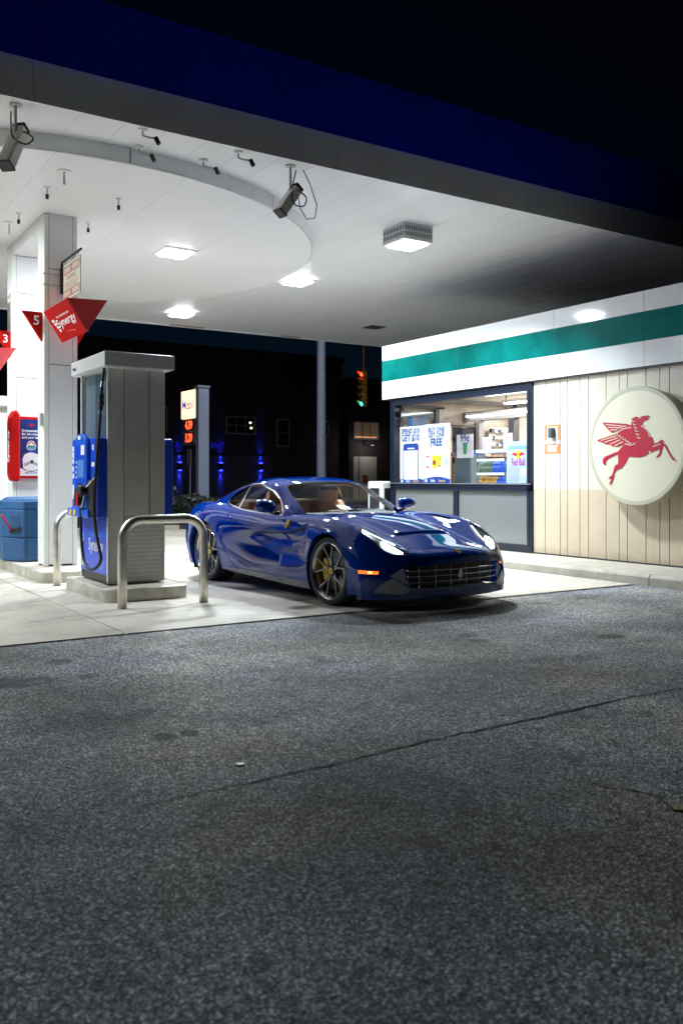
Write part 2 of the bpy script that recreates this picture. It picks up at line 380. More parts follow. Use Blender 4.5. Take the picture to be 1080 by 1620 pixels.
# sidewalk and kerb along the shop
walk = struct(B('sidewalk', m_kerb, None, 9.065, 10.1, -4., 15.2, -.15, .128))
yk = [-4., -1.0, 2., 4.6, 6.95, 9.6, 12.3, 15.2]
for a, b in zip(yk, yk[1:]):
    MB().prism([(8.9,-.15),(9.06,-.15),(9.06,.13),(8.955,.13),(8.925,.115),(8.91,.09)], ((0,a+.006,0),(1,0,0),(0,0,1),(0,1,0)), 0, b-a-.012).build('kerb_stone', m_kerb, walk)
for y in (6.2, 9.0, 11.8):
    B('walk_joint', m_joint, walk, 9.07, 9.94, y-.006, y+.006, .1285, .1295)

# ================================================================== canopy
ZC, ZD = 4.95, 4.77
YF, YB = 8.8, 19.9
can = thing('fuel_canopy', 'large flat white fuel canopy with dark blue fascia over the forecourt', 'canopy', (3.25, 14., ZD))
x = -9.2; k = 0
mbp = MB().prism([(0,.0006),(.0006,0),(.4535,.0022),(.4544,.003),(.4544,.05),(0,.05)], ((0,0,ZC),(1,0,0),(0,0,1),(0,1,0)), YF+.03, YB-.03)
first = None
while x < 20:
    if first is None:
        first = mbp.build('soffit_plank', m_soffit, can); o = first
    else:
        o = first.copy(); COL.objects.link(o)
    o.location = (x, 0, 0) if o is not first else (x, 0, 0)
    x += .455
B('roof_deck', m_dark, can, -9.3, 20.2, YF+.04, YB-.02, ZC+.06, ZC+1.05)
px0 = 2.15-3.53*4
for i in range(9):
    a = px0+3.53*i; b = a+3.525
    if b > 20.2: b = 20.2
    MB().prism([(YF,ZC-.015),(YF+.03,ZC-.015),(YF+.03,5.36),(YF,5.34)], ((0,0,0),(0,1,0),(0,0,1),(1,0,0)), a, b).build('lower_band', m_grayband, can)
    MB().prism([(YF-.04,5.33),(YF+.03,5.365),(YF+.03,6.09),(YF-.04,6.09)], ((0,0,0),(0,1,0),(0,0,1),(1,0,0)), a, b).build('fascia_panel', m_bluefascia, can)
B('back_band', m_grayband, can, -9.3, 20.2, YB-.02, YB+.02, ZC-.03, 5.4)
B('rust_edge', M('rust', (.16, .07, .03), .8, var=.5, vs=6.), can, 8.0, 8.9, YB-.06, YB-.025, ZC-.012, ZC)
B('rust_edge', bpy.data.materials['rust'], can, 11.0, 11.6, YB-.06, YB-.025, ZC-.012, ZC)
# older round ceiling hung under the soffit
DC = (3.32, 13.72); DR = 4.22
mbk = MB(); n = 128
mbk.lathe([(.001, 0), (DR-.012, 0), (DR, .012)], (DC[0], DC[1], ZD), (0,0,1), n)
mbk.build('round_ceiling', m_disc, can, smooth=True, angle=30)
for q in range(12):
    a0 = 2*PI*q/12+.012; a1 = 2*PI*(q+1)/12+.009
    mbk = MB(); V = []; nn = 12
    for (r, z) in ((DR+.004, ZD+.014), (DR+.004, ZC+.03)):
        for i in range(nn+1):
            a = a0+(a1-a0)*i/nn; V.append((DC[0]+r*math.cos(a), DC[1]+r*math.sin(a), z))
    mbk.add(V, [(i, i+1, nn+2+i, nn+1+i) for i in range(nn)])
    mbk.build('rim_panel', m_grayband, can, smooth=True)
for xx in (DC[0]-2.2, DC[0]-.75, DC[0]+.75, DC[0]+2.2):
    hl = math.sqrt(DR**2-(xx-DC[0])**2)-.05
    B('ceiling_seam', M('seam', (.70,.71,.71), .5), can, xx-.004, xx+.004, DC[1]-hl, DC[1]+hl, ZD-.0015, ZD+.001)
B('header_beam', m_greywhite, can, 3.035, 3.455, 12.16, 13.62, 4.60, ZD-.002)

def column(y0, label):
    t = thing('canopy_column', label, 'column', (3.245, y0+.16, .14), 'paired canopy columns')
    x0, x1, y1 = 3.03, 3.46, y0+.32
    B('core', m_dark, t, x0+.01, x1-.01, y0+.01, y1-.01, .14, ZD-.004)
    for (zz0, zz1) in ((.16, 2.785), (2.795, 4.04), (4.05, ZD-.004)):
        B('face_panel', m_greywhite, t, x0+.062, x1-.062, y0, y0+.012, zz0, zz1)
        B('face_panel', m_greywhite, t, x0, x0+.012, y0+.062, y1-.062, zz0, zz1)
        B('face_panel', m_greywhite, t, x1-.012, x1, y0+.062, y1-.062, zz0, zz1)
    for cx_ in (x0, x1-.056):
        for cy_ in (y0, y1-.056):
            B('corner_trim', m_creamtrim if cx_ == x0 else m_greywhite, t, cx_-.001, cx_+.057, cy_-.001, cy_+.057, .14, ZD-.004, bevel=.004)
    return t
col1 = column(11.83, 'white square column standing beside the near pump, red cube sign on it')
col2 = column(13.63, 'white square column behind the blue bin, carrying the driver poster')
B('wall_switch', m_lamphouse, col1, 2.985, 3.03, 11.86, 11.93, 1.98, 2.15, bevel=.005)

# ---------------------------------------------------------------- canopy lamps
lab = ['square lamp in a slotted grey box under the canopy edge', 'recessed canopy lamp beside the rim of the round ceiling', 'small far recessed lamp near the back edge of the canopy', 'bright recessed lamp in the round ceiling above the near pump',
       'boxed canopy lamp out of view to the left', 'round ceiling lamp out of view to the left', 'recessed canopy lamp far to the left']
for i, (lx, ly, lz, s, p, boxed) in enumerate(LAMPS):
    t = thing('canopy_lamp', lab[i], 'lamp', (lx, ly, lz), 'lamps under the canopy'); h = s/2+.05
    if boxed:
        B('housing', m_lamphouse, t, lx-h, lx+h, ly-h, ly+h, lz+.02, ZC+.01, bevel=.006)
        mk = MB()
        for r_ in range(2):
            for c_ in range(14):
                u = -h+.03+(2*h-.06)*c_/13; z0 = lz+.05+.085*r_
                mk.box(lx+u-.007, lx+u+.007, ly-h-.003, ly-h+.002, z0, z0+.06); mk.box(lx-h-.003, lx-h+.002, ly+u-.007, ly+u+.007, z0, z0+.06)
        o = mk.build('vent_slots', m_dark, t); o['kind'] = 'stuff'
        fr0 = lz+.02
    else: fr0 = lz+.02
    mk = MB()
    for (a, b, c, d) in ((-h,h,-h,-h+.035),(-h,h,h-.035,h),(-h,-h+.035,-h+.035,h-.035),(h-.035,h,-h+.035,h-.035)):
        mk.box(lx+a, lx+b, ly+c, ly+d, lz-.006, fr0)
    mk.build('frame', m_white, t)
    B('lens', m_lens, t, lx-h+.05, lx+h-.05, ly-h+.05, ly+h-.05, lz-.035, lz+.012, bevel=.02, seg=3)
tag(B('ceiling_vent', m_dark, None, 12.1, 12.5, 17.35, 17.75, ZC-.012, ZC+.004), 'small dark square vent in the soffit near the shop corner', 'vent')

# ---------------------------------------------------------------- things hung from the canopy
def cam_box(px, py, D, a, b, ceil, cable, label):
    a = Vector(a); b = Vector(b); d = (b-a).normalized()
    t = thing('box_camera', label, 'camera', ceil, 'long cream boxes hung under the canopy')
    sd = d.cross(Vector((0,0,1))).normalized(); up = sd.cross(d)
    MB().bar(a, b, .13, .12).build('housing', m_cream2, t, bevel=.012)
    MB().bar(a-d*.045, a, .135, .125).build('rear_cap', m_black, t, bevel=.015)
    MB().bar(b-d*.01, b+d*.012, .14, .13).build('front_rim', m_black, t, bevel=.006)
    m_ = a+(b-a)*.35
    MB().cyl((m_.x, m_.y, m_.z+.05), (m_.x, m_.y, ceil[2]), .016, 10).build('bracket', m_lamphouse, t, smooth=True, angle=40)
    MB().cyl((m_.x, m_.y, ceil[2]-.015), (m_.x, m_.y, ceil[2]), .06, 14).build('mount_plate', m_lamphouse, t)
    pts = [Vector(q) for q in cable]; path = []
    for i in range(len(pts)-1):
        p0 = pts[max(i-1,0)]; p1 = pts[i]; p2 = pts[i+1]; p3 = pts[min(i+2,len(pts)-1)]
        for k in range(8):
            u = k/8; path.append(.5*((2*p1)+(p2-p0)*u+(2*p0-5*p1+4*p2-p3)*u*u+(3*p1-p0-3*p2+p3)*u**3))
    path.append(pts[-1]); MB().tube(path, .008, 8).build('cable', m_black, t, smooth=True)
m_cream2 = M('housing_cream', (.80, .78, .68), .45)
S_ = Vector((math.cos(YAW), -math.sin(YAW), 0)); Z_ = Vector((0,0,1))
def onD(px, py, D):
    r = (px-540)/1400; return Vector((D*(math.sin(YAW)+r*math.cos(YAW)), D*(math.cos(YAW)-r*math.sin(YAW)), 1.29+(757-py)*D/1400))
cam_box(0, 0, 0, onD(33,206,8.75), onD(10,262,8.5), (1.98, 9.02, ZC), [onD(34,206,8.7), onD(50,215,8.6), onD(52,222,8.6), onD(40,228,8.6), onD(22,218,8.6), onD(18,200,8.7), onD(18,165,8.9)], 'cream box camera with looped cable at the upper left of the canopy')
cam_box(0, 0, 0, onD(468,300,10.4), onD(443,337,10.25), (5.05, 9.2, ZC), [onD(470,300,10.3), onD(484,312,10.25), (onD(480,326,10.25)), onD(465,322,10.25), onD(462,302,10.3), onD(468,270,10.5)], 'cream box camera with looped cable right of the round ceiling rim')
mbk = MB().tube([onD(479,268,10.5), onD(490,290,10.4), onD(501,325,10.35), onD(498,345,10.35), onD(485,347,10.35), onD(475,330,10.3), onD(470,305,10.35)], .006, 8)
tag(mbk.build('loose_cable', m_black, None, smooth=True), 'thin black cable looping down right of the right cream box', 'cable')
def nozzle_arm(px, py, side, label):
    c = onD(px, py, 1); D = (ZC-1.29)*1400/(757-py); c = onD(px, py, D)
    t = thing('suppression_nozzle', label, 'nozzle', c, 'bent nozzles on the soffit')
    MB().cyl((c.x, c.y, ZC-.02), (c.x, c.y, ZC+.005), .05, 14).build('base', m_white, t)
    e = c+S_*(.06*side)-Z_*.09; g = c+S_*(.14*side)-Z_*.10
    MB().tube([c-Z_*.01, c-Z_*.07, e, g], .012, 8).build('pipe', m_lamphouse, t, smooth=True)
    MB().cyl(g-S_*.005*side+Z_*.01, g+S_*(.03*side)-Z_*.06, .024, 12).build('tip', m_black, t)
nozzle_arm(226, 204, 1, 'bent nozzle with black tip, upper of the stacked pair by the canopy edge')
nozzle_arm(220, 232, 1, 'bent nozzle with black tip, lower of the stacked pair by the canopy edge')
nozzle_arm(322, 253, 1, 'bent nozzle just outside the round ceiling rim, right of the stacked pair')
nozzle_arm(377, 240, 1, 'bent nozzle against the grey canopy edge, rightmost of the four')
def nozzle_drop(px, py, big, label):
    D = (ZD-1.29)*1400/(757-py); c = onD(px, py, D)
    t = thing('drop_nozzle', label, 'nozzle', c, 'short nozzles under the round ceiling')
    MB().cyl((c.x, c.y, ZD-.015), (c.x, c.y, ZD+.004), .075 if big else .035, 16).build('plate', m_white, t)
    MB().cyl((c.x, c.y, ZD-.10), (c.x, c.y, ZD-.01), .011, 8).build('stem', m_lamphouse, t)
    if big: MB().cyl((c.x, c.y, ZD-.16), (c.x, c.y, ZD-.09), .014, 8).build('tip', m_lamphouse, t)
    else: MB().cyl((c.x, c.y, ZD-.14), (c.x, c.y, ZD-.09), .02, 10).build('tip', m_black, t)
nozzle_drop(102, 270, True, 'drop nozzle on a wide white plate near the ceiling rim')
nozzle_drop(75, 296, False, 'small black tipped drop nozzle above the column top')
nozzle_drop(188, 314, False, 'small black tipped drop nozzle right of the column, nearer one')
nozzle_drop(140, 351, False, 'small black tipped drop nozzle right of the column, close to it')
nozzle_drop(30, 337, False, 'small black tipped drop nozzle left of the column')
nozzle_drop(15, 352, True, 'drop nozzle on a wide plate at the left edge')

# ---------------------------------------------------------------- islands, hoops
def island(name, x0, x1, y0, y1, label):
    t = thing(name, label, 'island', ((x0+x1)/2, (y0+y1)/2, 0), 'raised pump islands')
    fr = ((0,0,0),(1,0,0),(0,1,0),(0,0,1))
    MB().prism(rrect(x0+.006, x1-.006, y0+.006, y1-.006, .15, 8), fr, 0, .135).build('top', m_conc2, t)
    P = rrect(x0, x1, y0, y1, .156, 8); n = len(P); mk = MB()
    Q = rrect(x0+.02, x1-.02, y0+.02, y1-.02, .136, 8)
    mk.add([(p[0], p[1], 0) for p in P]+[(p[0], p[1], .13) for p in P]+[(p[0], p[1], .139) for p in Q], [(i, (i+1) % n, n+(i+1) % n, n+i) for i in range(n)]+[(n+i, n+(i+1) % n, 2*n+(i+1) % n, 2*n+i) for i in range(n)])
    mk.build('steel_edge', m_isteel, t, smooth=True, angle=50); return t
m_isteel = M('island_steel', (.55, .53, .46), .42, metal=.7, var=.3, vs=4.)
island('pump_island', 2.92, 3.86, 8.97, 10.55, 'raised steel edged island under the near pump')
island('pump_island', 2.80, 3.70, 11.08, 17.6, 'long raised island under the columns and the blue bin')
def hoop(x0, x1, y, label, h=.925, r=.046):
    R = .20; path = [(x0, y, -.002), (x0, y, .3), (x0, y, h-r-R)]
    for i in range(1, 10): a = PI-PI/2*i/9; path.append((x0+R+R*math.cos(a), y, h-r-R+R*math.sin(a)))
    for i in range(0, 10): a = PI/2-PI/2*i/9; path.append((x1-R+R*math.cos(a), y, h-r-R+R*math.sin(a)))
    path += [(x1, y, .3), (x1, y, -.002)]
    o = MB().tube([(p[0]-x0, p[1]-y, p[2]) for p in path], r, 20).build('hoop_barrier', m_steel, None, smooth=True); o.location = (x0, y, 0)
    tag(o, label, 'barrier', 'steel hoop barriers at the pump')
hoop(2.94, 3.81, 8.53, 'brushed steel hoop barrier in front of the perforated pump side')
hoop(2.92, 3.80, 10.80, 'brushed steel hoop barrier behind the pump, beside the white column')

# ================================================================== fuel pump
def FX(X, Y, Z): return ((X,Y,Z),(0,-1,0),(0,0,1),(-1,0,0))
def FXp(X, Y, Z): return ((X,Y,Z),(0,1,0),(0,0,1),(1,0,0))
def FY(X, Y, Z): return ((X,Y,Z),(1,0,0),(0,0,1),(0,-1,0))
m_pglass = M('pump_dark_glass', (.10, .14, .19), .08, coat=.5)
m_post = M('pump_post', (.66, .67, .66), .35, var=.05)
m_sticker = M('sticker_white', (.8, .8, .82), .5)
m_screen = M('screen_blue', (.12, .30, .75), .15, coat=.5)
m_cyan = M('print_cyan', (.05, .42, .8), .4)
def side_panels(t, F, y_in, sgn, first):
    """one customer face of the pump; F frame maker, x outward sign"""
    X0 = 3.07 if sgn < 0 else 3.72
    fr = lambda off, y, z: F(X0+sgn*off*(1. if sgn < 0 else .1), y, z)
    W = .49; Yc = 9.87; r = 1 if sgn < 0 else -1
    flat('window_panel', rect(-W+.05, W-.05, 1.70, 2.47), fr(-.045, Yc, 0), m_pglass, t, .0, .01)
    flat('window_panel', rect(-W+.05, -.05, 1.70, 2.47), fr(-.045, Yc, 0), M('pump_glass_pale', (.16,.21,.25), .1), t, .004, .003)
    flat('base_plate', rect(-W+.03, W-.03, .15, .235), fr(0, Yc, 0), m_dark, t, -.01, .02)
    lp = flat('lower_panel', rect(-W+.03, W-.035, .24, .835), fr(0, Yc, 0), m_pblue, t, .0, .02)
    bp = flat('dispenser_plate', rrect(-W+.01, W-.01, .85, 1.735, .04), fr(0, Yc, 0), m_pblue, t, .10, .13, bevel=.008)
    return lp, bp, fr, Yc, W
pump = thing('fuel_pump', 'tall fuel pump with blue dispenser face and perforated steel side', 'fuel pump', (3.395, 9.87, .14))
def build_pump(t, lettered=True):
    B('cabinet', m_lamphouse, t, 3.12, 3.67, 9.42, 10.32, .14, 2.49)
    # perforated end panels
    for (yy, s_) in ((9.38, 1), (10.36, -1)):
        y0, y1 = (yy, yy+.035) if s_ > 0 else (yy-.035, yy)
        B('edge_strip', m_perf, t, 3.10, 3.245, y0, y1, .15, 2.49)
        B('perforated_panel', m_perf2, t, 3.255, 3.54, y0+.012*s_, y1+.012*s_, .875, 2.49)
        B('perforated_panel', m_perf2, t, 3.55, 3.69, y0+.004*s_, y1+.004*s_, .875, 2.49)
        B('kick_panel', m_perf3, t, 3.255, 3.69, y0+.006*s_, y1+.006*s_, .15, .865)
        for xx in (3.07, 3.692):
            B('corner_post', m_post, t, xx, xx+.028, y0-.003*s_ if s_ > 0 else y0, y1 if s_ > 0 else y1+.003, .15, 2.49, bevel=.004)
    B('cap', m_post, t, 3.0, 3.79, 9.26, 10.50, 2.492, 2.65, bevel=.008)
    B('cap_underside', m_white, t, 3.03, 3.76, 9.29, 10.47, 2.485, 2.493)
    for (F, sgn) in ((FX, -1), (FXp, 1)):
        lp, bp, fr, Yc, W = side_panels(t, F, 0, sgn, True)
        # raised bezel with rounded head
        P = [(-.27,.96),(.20,.96),(.20,1.66),(.18,1.70)]+[(-.035+.21*math.cos(a), 1.70+.09*math.sin(a)) for a in [PI*i/10 for i in range(1, 10)]]+[(-.25,1.70),(-.27,1.66)]
        bz = flat('bezel', P, fr(.10, Yc, 0), m_pblue2, t, .045, .045, bevel=.014)
        flat('bezel_recess', rrect(-.22,.155,1.0,1.66,.03), fr(.145, Yc, 0), m_pblue, bz, .001)
        flat('screen', rrect(-.10,.13,1.30,1.50,.01), fr(.145, Yc, 0), m_screen, bz, .004)
        flat('card_label', rect(.02,.15,1.55,1.66), fr(.145, Yc, 0), m_sticker, bz, .004)
        flat('keypad', rect(-.10,.06,1.08,1.24), fr(.145, Yc, 0), m_navy, bz, .005, .004)
        for k in range(4): flat('button', rect(-.16,-.135,1.29+.055*k,1.32+.055*k), fr(.145, Yc, 0), m_sticker, bz, .005)
        flat('oval_label', ell(-.04,1.745,.06,.022), fr(.145, Yc, 0), m_sticker, bz, .004)
        for k, (z0, z1) in enumerate(((1.60,1.66),(1.53,1.59),(1.46,1.52),(1.37,1.43),(1.29,1.35),(1.05,1.22))):
            flat('sticker', rect(-.455,-.34,z0,z1), fr(.10, Yc, 0), m_sticker, bp, .003)
        lip = flat('nozzle_shelf', rrect(-.47,.30,.86,.955,.02), fr(.10, Yc, 0), m_pblue2, t, .06, .06, bevel=.012)
        for (y0, y1) in ((-.40,-.28),(-.24,-.12)):
            flat('grade_button', [(y0,.875),(y1-.03,.875),(y1,.94),(y0+.03,.94)], fr(.16, Yc, 0), m_yellow, lip, .004)
        flat('service_label', rect(.26,.36,1.42,1.47), fr(.10, Yc, 0), m_sticker, bp, .003)
        flat('grey_label', rect(.28,.34,1.60,1.66), fr(.10, Yc, 0), m_creamtrim, bp, .003)
        flat('holster', rrect(.20,.38,.88,1.27,.03), fr(.10, Yc, 0), m_black, t, .035, .035, bevel=.012)
        flat('side_trim', rect(.40,.475,.87,1.72), fr(.10, Yc, 0), m_navy, bp, .004)
        if sgn < 0 and lettered:
            txt('Synergy', .20, fr(.0, Yc-.08, .54), m_wtext, lp, bold=.012, sx=.82, t=.003)
            txt('FUEL TECHNOLOGY', .05, fr(.0, Yc-.1, .655), m_cyan, lp, t=.003, bold=.01)
            txt('Mobil', .085, fr(.0, Yc+.33, .31), m_wtext, lp, bold=.02, t=.003)
            for k in range(4): flat('graphic', rect(-.44+.02*(k % 2), -.37+.02*(k % 2), .47+.05*k, .505+.05*k), fr(0, Yc, 0), [m_wtext, m_red, m_wtext, m_cyan][k], lp, .003)
            flat('graphic', ell(.28,.34,.10,.075), fr(0, Yc, 0), m_pblue2, lp, .002)
            txt('Mobil', .06, ((2.999, 10.36, 2.56), (0,-1,0), (0,0,1), (-1,0,0)), m_navy, t, bold=.02, t=.001)
build_pump(pump)
# nozzle and hose of the near pump
noz = thing('fuel_nozzle', 'black fuel nozzle with hanging hose on the near pump', 'nozzle', (2.93, 9.70, 1.15))
hp = [(3.05,9.42,2.50),(3.03,9.41,2.38),(3.01,9.39,2.2),(2.97,9.35,1.82),(2.93,9.34,1.34),(2.91,9.34,1.0),(2.91,9.28,.74),(2.92,9.19,.55),(2.93,9.17,.44),(2.92,9.29,.345),(2.91,9.50,.315),(2.91,9.70,.40),(2.91,9.79,.62),(2.91,9.81,.78),(2.91,9.82,.90)]
pts = [Vector(q) for q in hp]; path = []
for i in range(len(pts)-1):
    p0 = pts[max(i-1,0)]; p1 = pts[i]; p2 = pts[i+1]; p3 = pts[min(i+2,len(pts)-1)]
    for k in range(6):
        u = k/6; path.append(.5*((2*p1)+(p2-p0)*u+(2*p0-5*p1+4*p2-p3)*u*u+(3*p1-p0-3*p2+p3)*u**3))
path.append(pts[-1])
MB().tube(path, .017, 12).build('hose', m_black, noz, smooth=True)
MB().lathe([(.017,0),(.024,.01),(.024,.05),(.034,.06),(.034,.10),(.022,.11),(.03,.13),(.03,.18),(.019,.19),(.019,.25)], (2.992,9.372,2.02), (.09,.09,1), 14).build('breakaway', m_black, noz, smooth=True, angle=40)
MB().cyl((2.987,9.367,1.97), (2.992,9.372,2.02), .021, 12).build('coupling', m_silver, noz); MB().cyl((3.016,9.395,2.27), (3.024,9.402,2.33), .021, 12).build('coupling', m_silver, noz)
MB().cyl((2.912,9.82,.88), (2.915,9.82,.96), .022, 12).build('swivel', m_silver, noz)
MB().prism([(-.05,0),(.06,.01),(.11,.10),(.20,.16),(.19,.23),(.08,.24),(-.04,.20),(-.08,.10)], ((2.90,9.84,.98),(0,-1,0),(0,0,1),(-1,0,0)), -.045, .045).build('grip', m_black, noz, bevel=.02, seg=3)
MB().tube([(2.90,9.68,1.17),(2.92,9.58,1.22),(2.96,9.50,1.29),(3.0,9.46,1.34)], .013, 10).build('spout', m_silver, noz, smooth=True)
MB().tube([(2.90,9.80,1.0),(2.885,9.73,.97),(2.885,9.66,1.02),(2.89,9.62,1.10)], .009, 8).build('lever', m_lamphouse, noz, smooth=True)
MB().prism(rrect(-.035,.035,-.07,.07,.015), ((2.853,9.755,1.06),(0,-1,0),(0,0,1),(-1,0,0)), -.004, .004).build('grade_tag', m_red, noz)
# the next pump in the row
pump2 = thing('fuel_pump', 'fuel pump at the far left edge, half hidden behind the bin column', 'fuel pump', (3.395, 15.87, .14))
for ch in list(pump.children):
    c = ch.copy(); COL.objects.link(c); c.parent = pump2
    for g in ch.children:
        d = g.copy(); COL.objects.link(d); d.parent = c

# ---------------------------------------------------------------- signs on the columns
def slab3(pts, th, name, mat, parent, bevel=.004):
    P = [Vector(p) for p in pts]; n = (P[1]-P[0]).cross(P[2]-P[0]).normalized()
    if n.y > 0: n = -n
    k = len(P); V = P+[p-n*th for p in P]
    return MB().add(V, [tuple(range(k)), tuple(range(k, 2*k))[::-1]]+[(i, (i+1) % k, k+(i+1) % k, k+i) for i in range(k)]).build(name, mat, parent, bevel=bevel), n
def cube_sign(dy, num, label, dx=0., dz=0.):
    t = thing('pump_number_sign', label, 'sign', (3.245, 11.83+dy, 3.0), 'red folded pump signs on the columns')
    sh = Vector((dx, dy, dz))
    A = onD(68.3,493.3,11.45)+sh; Bp = onD(106.7,470.8,11.12)+sh; C = onD(138.3,524,11.12)+sh; D = onD(98.3,542.5,11.45)+sh; E = onD(170.8,475,11.62)+sh
    f, n = slab3([A, Bp, C, D], .03, 'front_face', m_red, t)
    r = (C-D).normalized(); u = (A-D).normalized(); c = (A+Bp+C+D)/4
    # lettering runs along the A-B edge
    rr = (Bp-A).normalized(); uu = (A-D).normalized()
    txt('Synergy', .155, (c+n*.001+rr*.03, rr, uu, n), m_wtext, f, bold=.012, sx=.78, t=.001)
    txt('FUEL TECHNOLOGY', .036, (c+n*.001+uu*.085+rr*.03, rr, uu, n), m_wtext, f, sx=.8, t=.001, bold=.02)
    for k in range(4): flat('graphic', rect(-.215+.012*k, -.17+.008*k, .05-.05*k, .085-.05*k), (c, rr, uu, n), m_wtext, f, .0015)
    flat('graphic', [(-.1,-.12),(.19,-.16),(.19,-.2)], (c, rr, uu, n), M('sign_light_red', (.75,.10,.06), .4), f, .0015)
    s2, _ = slab3([Bp+rr*.004, E, C+rr*.01], .03, 'side_face', m_red_shade_panel, t)  # darker red puts the shade of the turned-away side into the colour
    y = 11.95+dy
    f5 = MB().prism([(3.03,3.48),(2.775,3.48),(3.03,3.09)], ((0,y,0),(1,0,0),(0,0,1),(0,-1,0)), -.03, .03).build('number_fin', m_red, t, bevel=.004)
    txt(num, .17, ((2.952, y-.03, 3.36), (1,0,0), (0,0,1), (0,-1,0)), m_wtext, f5, bold=.015, t=.0015)
    MB().prism([(3.46,3.48),(3.715,3.48),(3.46,3.02)], ((0,y,0),(1,0,0),(0,0,1),(0,-1,0)), -.03, .03).build('number_fin', m_red, t, bevel=.004)
cube_sign(0, '5', 'red folded sign with a white 5 fin above the near pump')
cube_sign(1.8, '3', 'red folded sign with a white 3 at the left edge of the photo', -.74, -.46)
def warn_sign(X, dy, label):
    t = thing('hanging_warning_sign', label, 'sign', (X, 11.8+dy, 4.12), 'hanging notice signs on black arms')
    y0 = 11.83+dy
    B('wall_bar', m_black, t, X-.02, X+.02, y0-.06, y0-.01, 3.72, 4.06, bevel=.004)
    MB().tube([(X, y0-.035, 4.05), (X, y0-.035, 4.13), (X, y0-.10, 4.135), (X, y0-.88, 4.135)], .016, 8).build('arm', m_black, t)
    for z in (3.83, 3.97): B('strap', m_lamphouse, t, 3.0 if dy == 0 else X-.05, X+.03, y0-.012, y0-.004, z-.008, z+.008)
    pn = B('board', m_cream, t, X-.006, X+.006, y0-.86, y0-.12, 3.60, 4.07, bevel=.002)
    for yy in (y0-.2, y0-.78): MB().tube([(X, yy, 4.07), (X, yy+.01, 4.095), (X, yy, 4.125)], .005, 6).build('hook', m_black, t)
    for s_ in (-1, 1):
        fr = ((X+.006*s_, y0-.49, 0), (0, s_, 0), (0,0,1), (s_,0,0))
        for (z0, z1) in ((3.93,4.04),(3.63,3.73)):
            flat('print_band', rect(-.34,.34,z0,z1), fr, m_brown, pn, .001)
            for k in range(9):
                if k != 4: flat('print_block', rect(-.31+.07*k,-.262+.07*k,z0+.02,z1-.02), fr, m_cream, pn, .002)
        txt('WARNING', .085, ((X+.006*s_, y0-.49, 3.875), (0, s_, 0), (0,0,1), (s_,0,0)), m_brown, pn, bold=.02, t=.001)
        for z in (3.815, 3.785, 3.755): flat('print_line', rect(-.3,.28,z-.006,z+.006), fr, m_brown, pn, .001)
warn_sign(3.25, 0, 'cream hanging warning board on a black arm above the 5 sign')
warn_sign(2.72, 2.6, 'cream hanging warning board cut off at the left edge')

# ---------------------------------------------------------------- poster on the second column
pf = thing('poster_frame', 'red framed poster of a helmeted driver above the blue bin', 'poster', (3.29, 13.6, 1.31))
B('frame', m_red, pf, 3.105, 3.475, 13.585, 13.626, 1.29, 2.21, bevel=.006)
fr = ((3.29, 13.584, 1.75), (1,0,0), (0,0,1), (0,-1,0))
m_pnavy = M('poster_navy', (.012, .03, .16), .35); m_skin = M('suit_white', (.75,.74,.74), .5); m_grey = M('print_grey', (.35,.35,.38), .5)
flat('sheet', rect(-.16,.16,-.42,.42), fr, m_pnavy, pf, .001)
flat('sheet_base', [(-.16,-.42),(.16,-.42),(.16,-.30)]+[(.16-.32*i/8, -.30-.06*math.sin(PI*i/8)) for i in range(1, 8)]+[(-.16,-.30)], fr, m_skin, pf, .002)
for (s, z) in (('Engineered', .25), ('for the track', .20), ('and your tank.', .15)):
    txt(s, .05, (Vector((3.155, 13.584, 1.75+z)), (1,0,0), (0,0,1), (0,-1,0)), m_wtext, pf, align='LEFT', bold=.02, t=.002)
flat('emblem', [(-.05,.33),(-.01,.345),(.0,.37),(.02,.35),(.05,.34),(.03,.32),(-.02,.315)], fr, m_red, pf, .002)
flat('driver_suit', [(-.115,-.31),(-.125,-.17),(-.10,-.105),(-.04,-.075),(.04,-.075),(.10,-.105),(.125,-.17),(.11,-.31),(.05,-.345),(-.05,-.345)], fr, m_skin, pf, .002)
flat('driver_arms', [(-.11,-.24),(.0,-.19),(.10,-.235),(.09,-.275),(.0,-.235),(-.09,-.28)], fr, m_grey, pf, .003)
flat('driver_glove', ell(.01,-.21,.022,.028,12), fr, m_black, pf, .0035)
flat('driver_helmet', ell(.0,.02,.068,.085), fr, m_skin, pf, .003)
flat('helmet_stripe', [(-.06,.055),(.0,.10),(.06,.055),(.05,.04),(.0,.08),(-.05,.04)], fr, m_red, pf, .0035)
flat('helmet_visor', rrect(-.055,.06,-.02,.035,.015), fr, M('visor', (.10,.30,.28), .1), pf, .0035)
flat('helmet_chin', [(-.055,-.03),(.055,-.03),(.035,-.06),(-.035,-.06)], fr, m_pblue, pf, .0035)
txt('Mobil Synergy', .032, (Vector((3.29, 13.584, 1.375)), (1,0,0), (0,0,1), (0,-1,0)), m_pnavy, pf, bold=.01, t=.003)
ad = thing('red_sign_box', 'upright red rounded sign box left of the driver poster', 'sign', (3.02, 13.5, 1.25))
MB().prism([(2.95,1.33),(2.98,1.25),(3.09,1.25),(3.09,2.22),(3.05,2.29),(3.0,2.28),(2.95,2.18)], ((0,13.40,0),(1,0,0),(0,0,1),(0,1,0)), 0, .215).build('housing', m_red, ad, bevel=.025, seg=3)
flat('panel', rect(-.09,.09,1.36,2.14), ((2.95,13.51,0),(0,-1,0),(0,0,1),(-1,0,0)), m_red_shade_panel, ad, .002)
txt('Synergy', .15, ((2.95,13.51,1.76),(0,0,1),(0,1,0),(-1,0,0)), m_wtext, ad, bold=.02, t=.004)

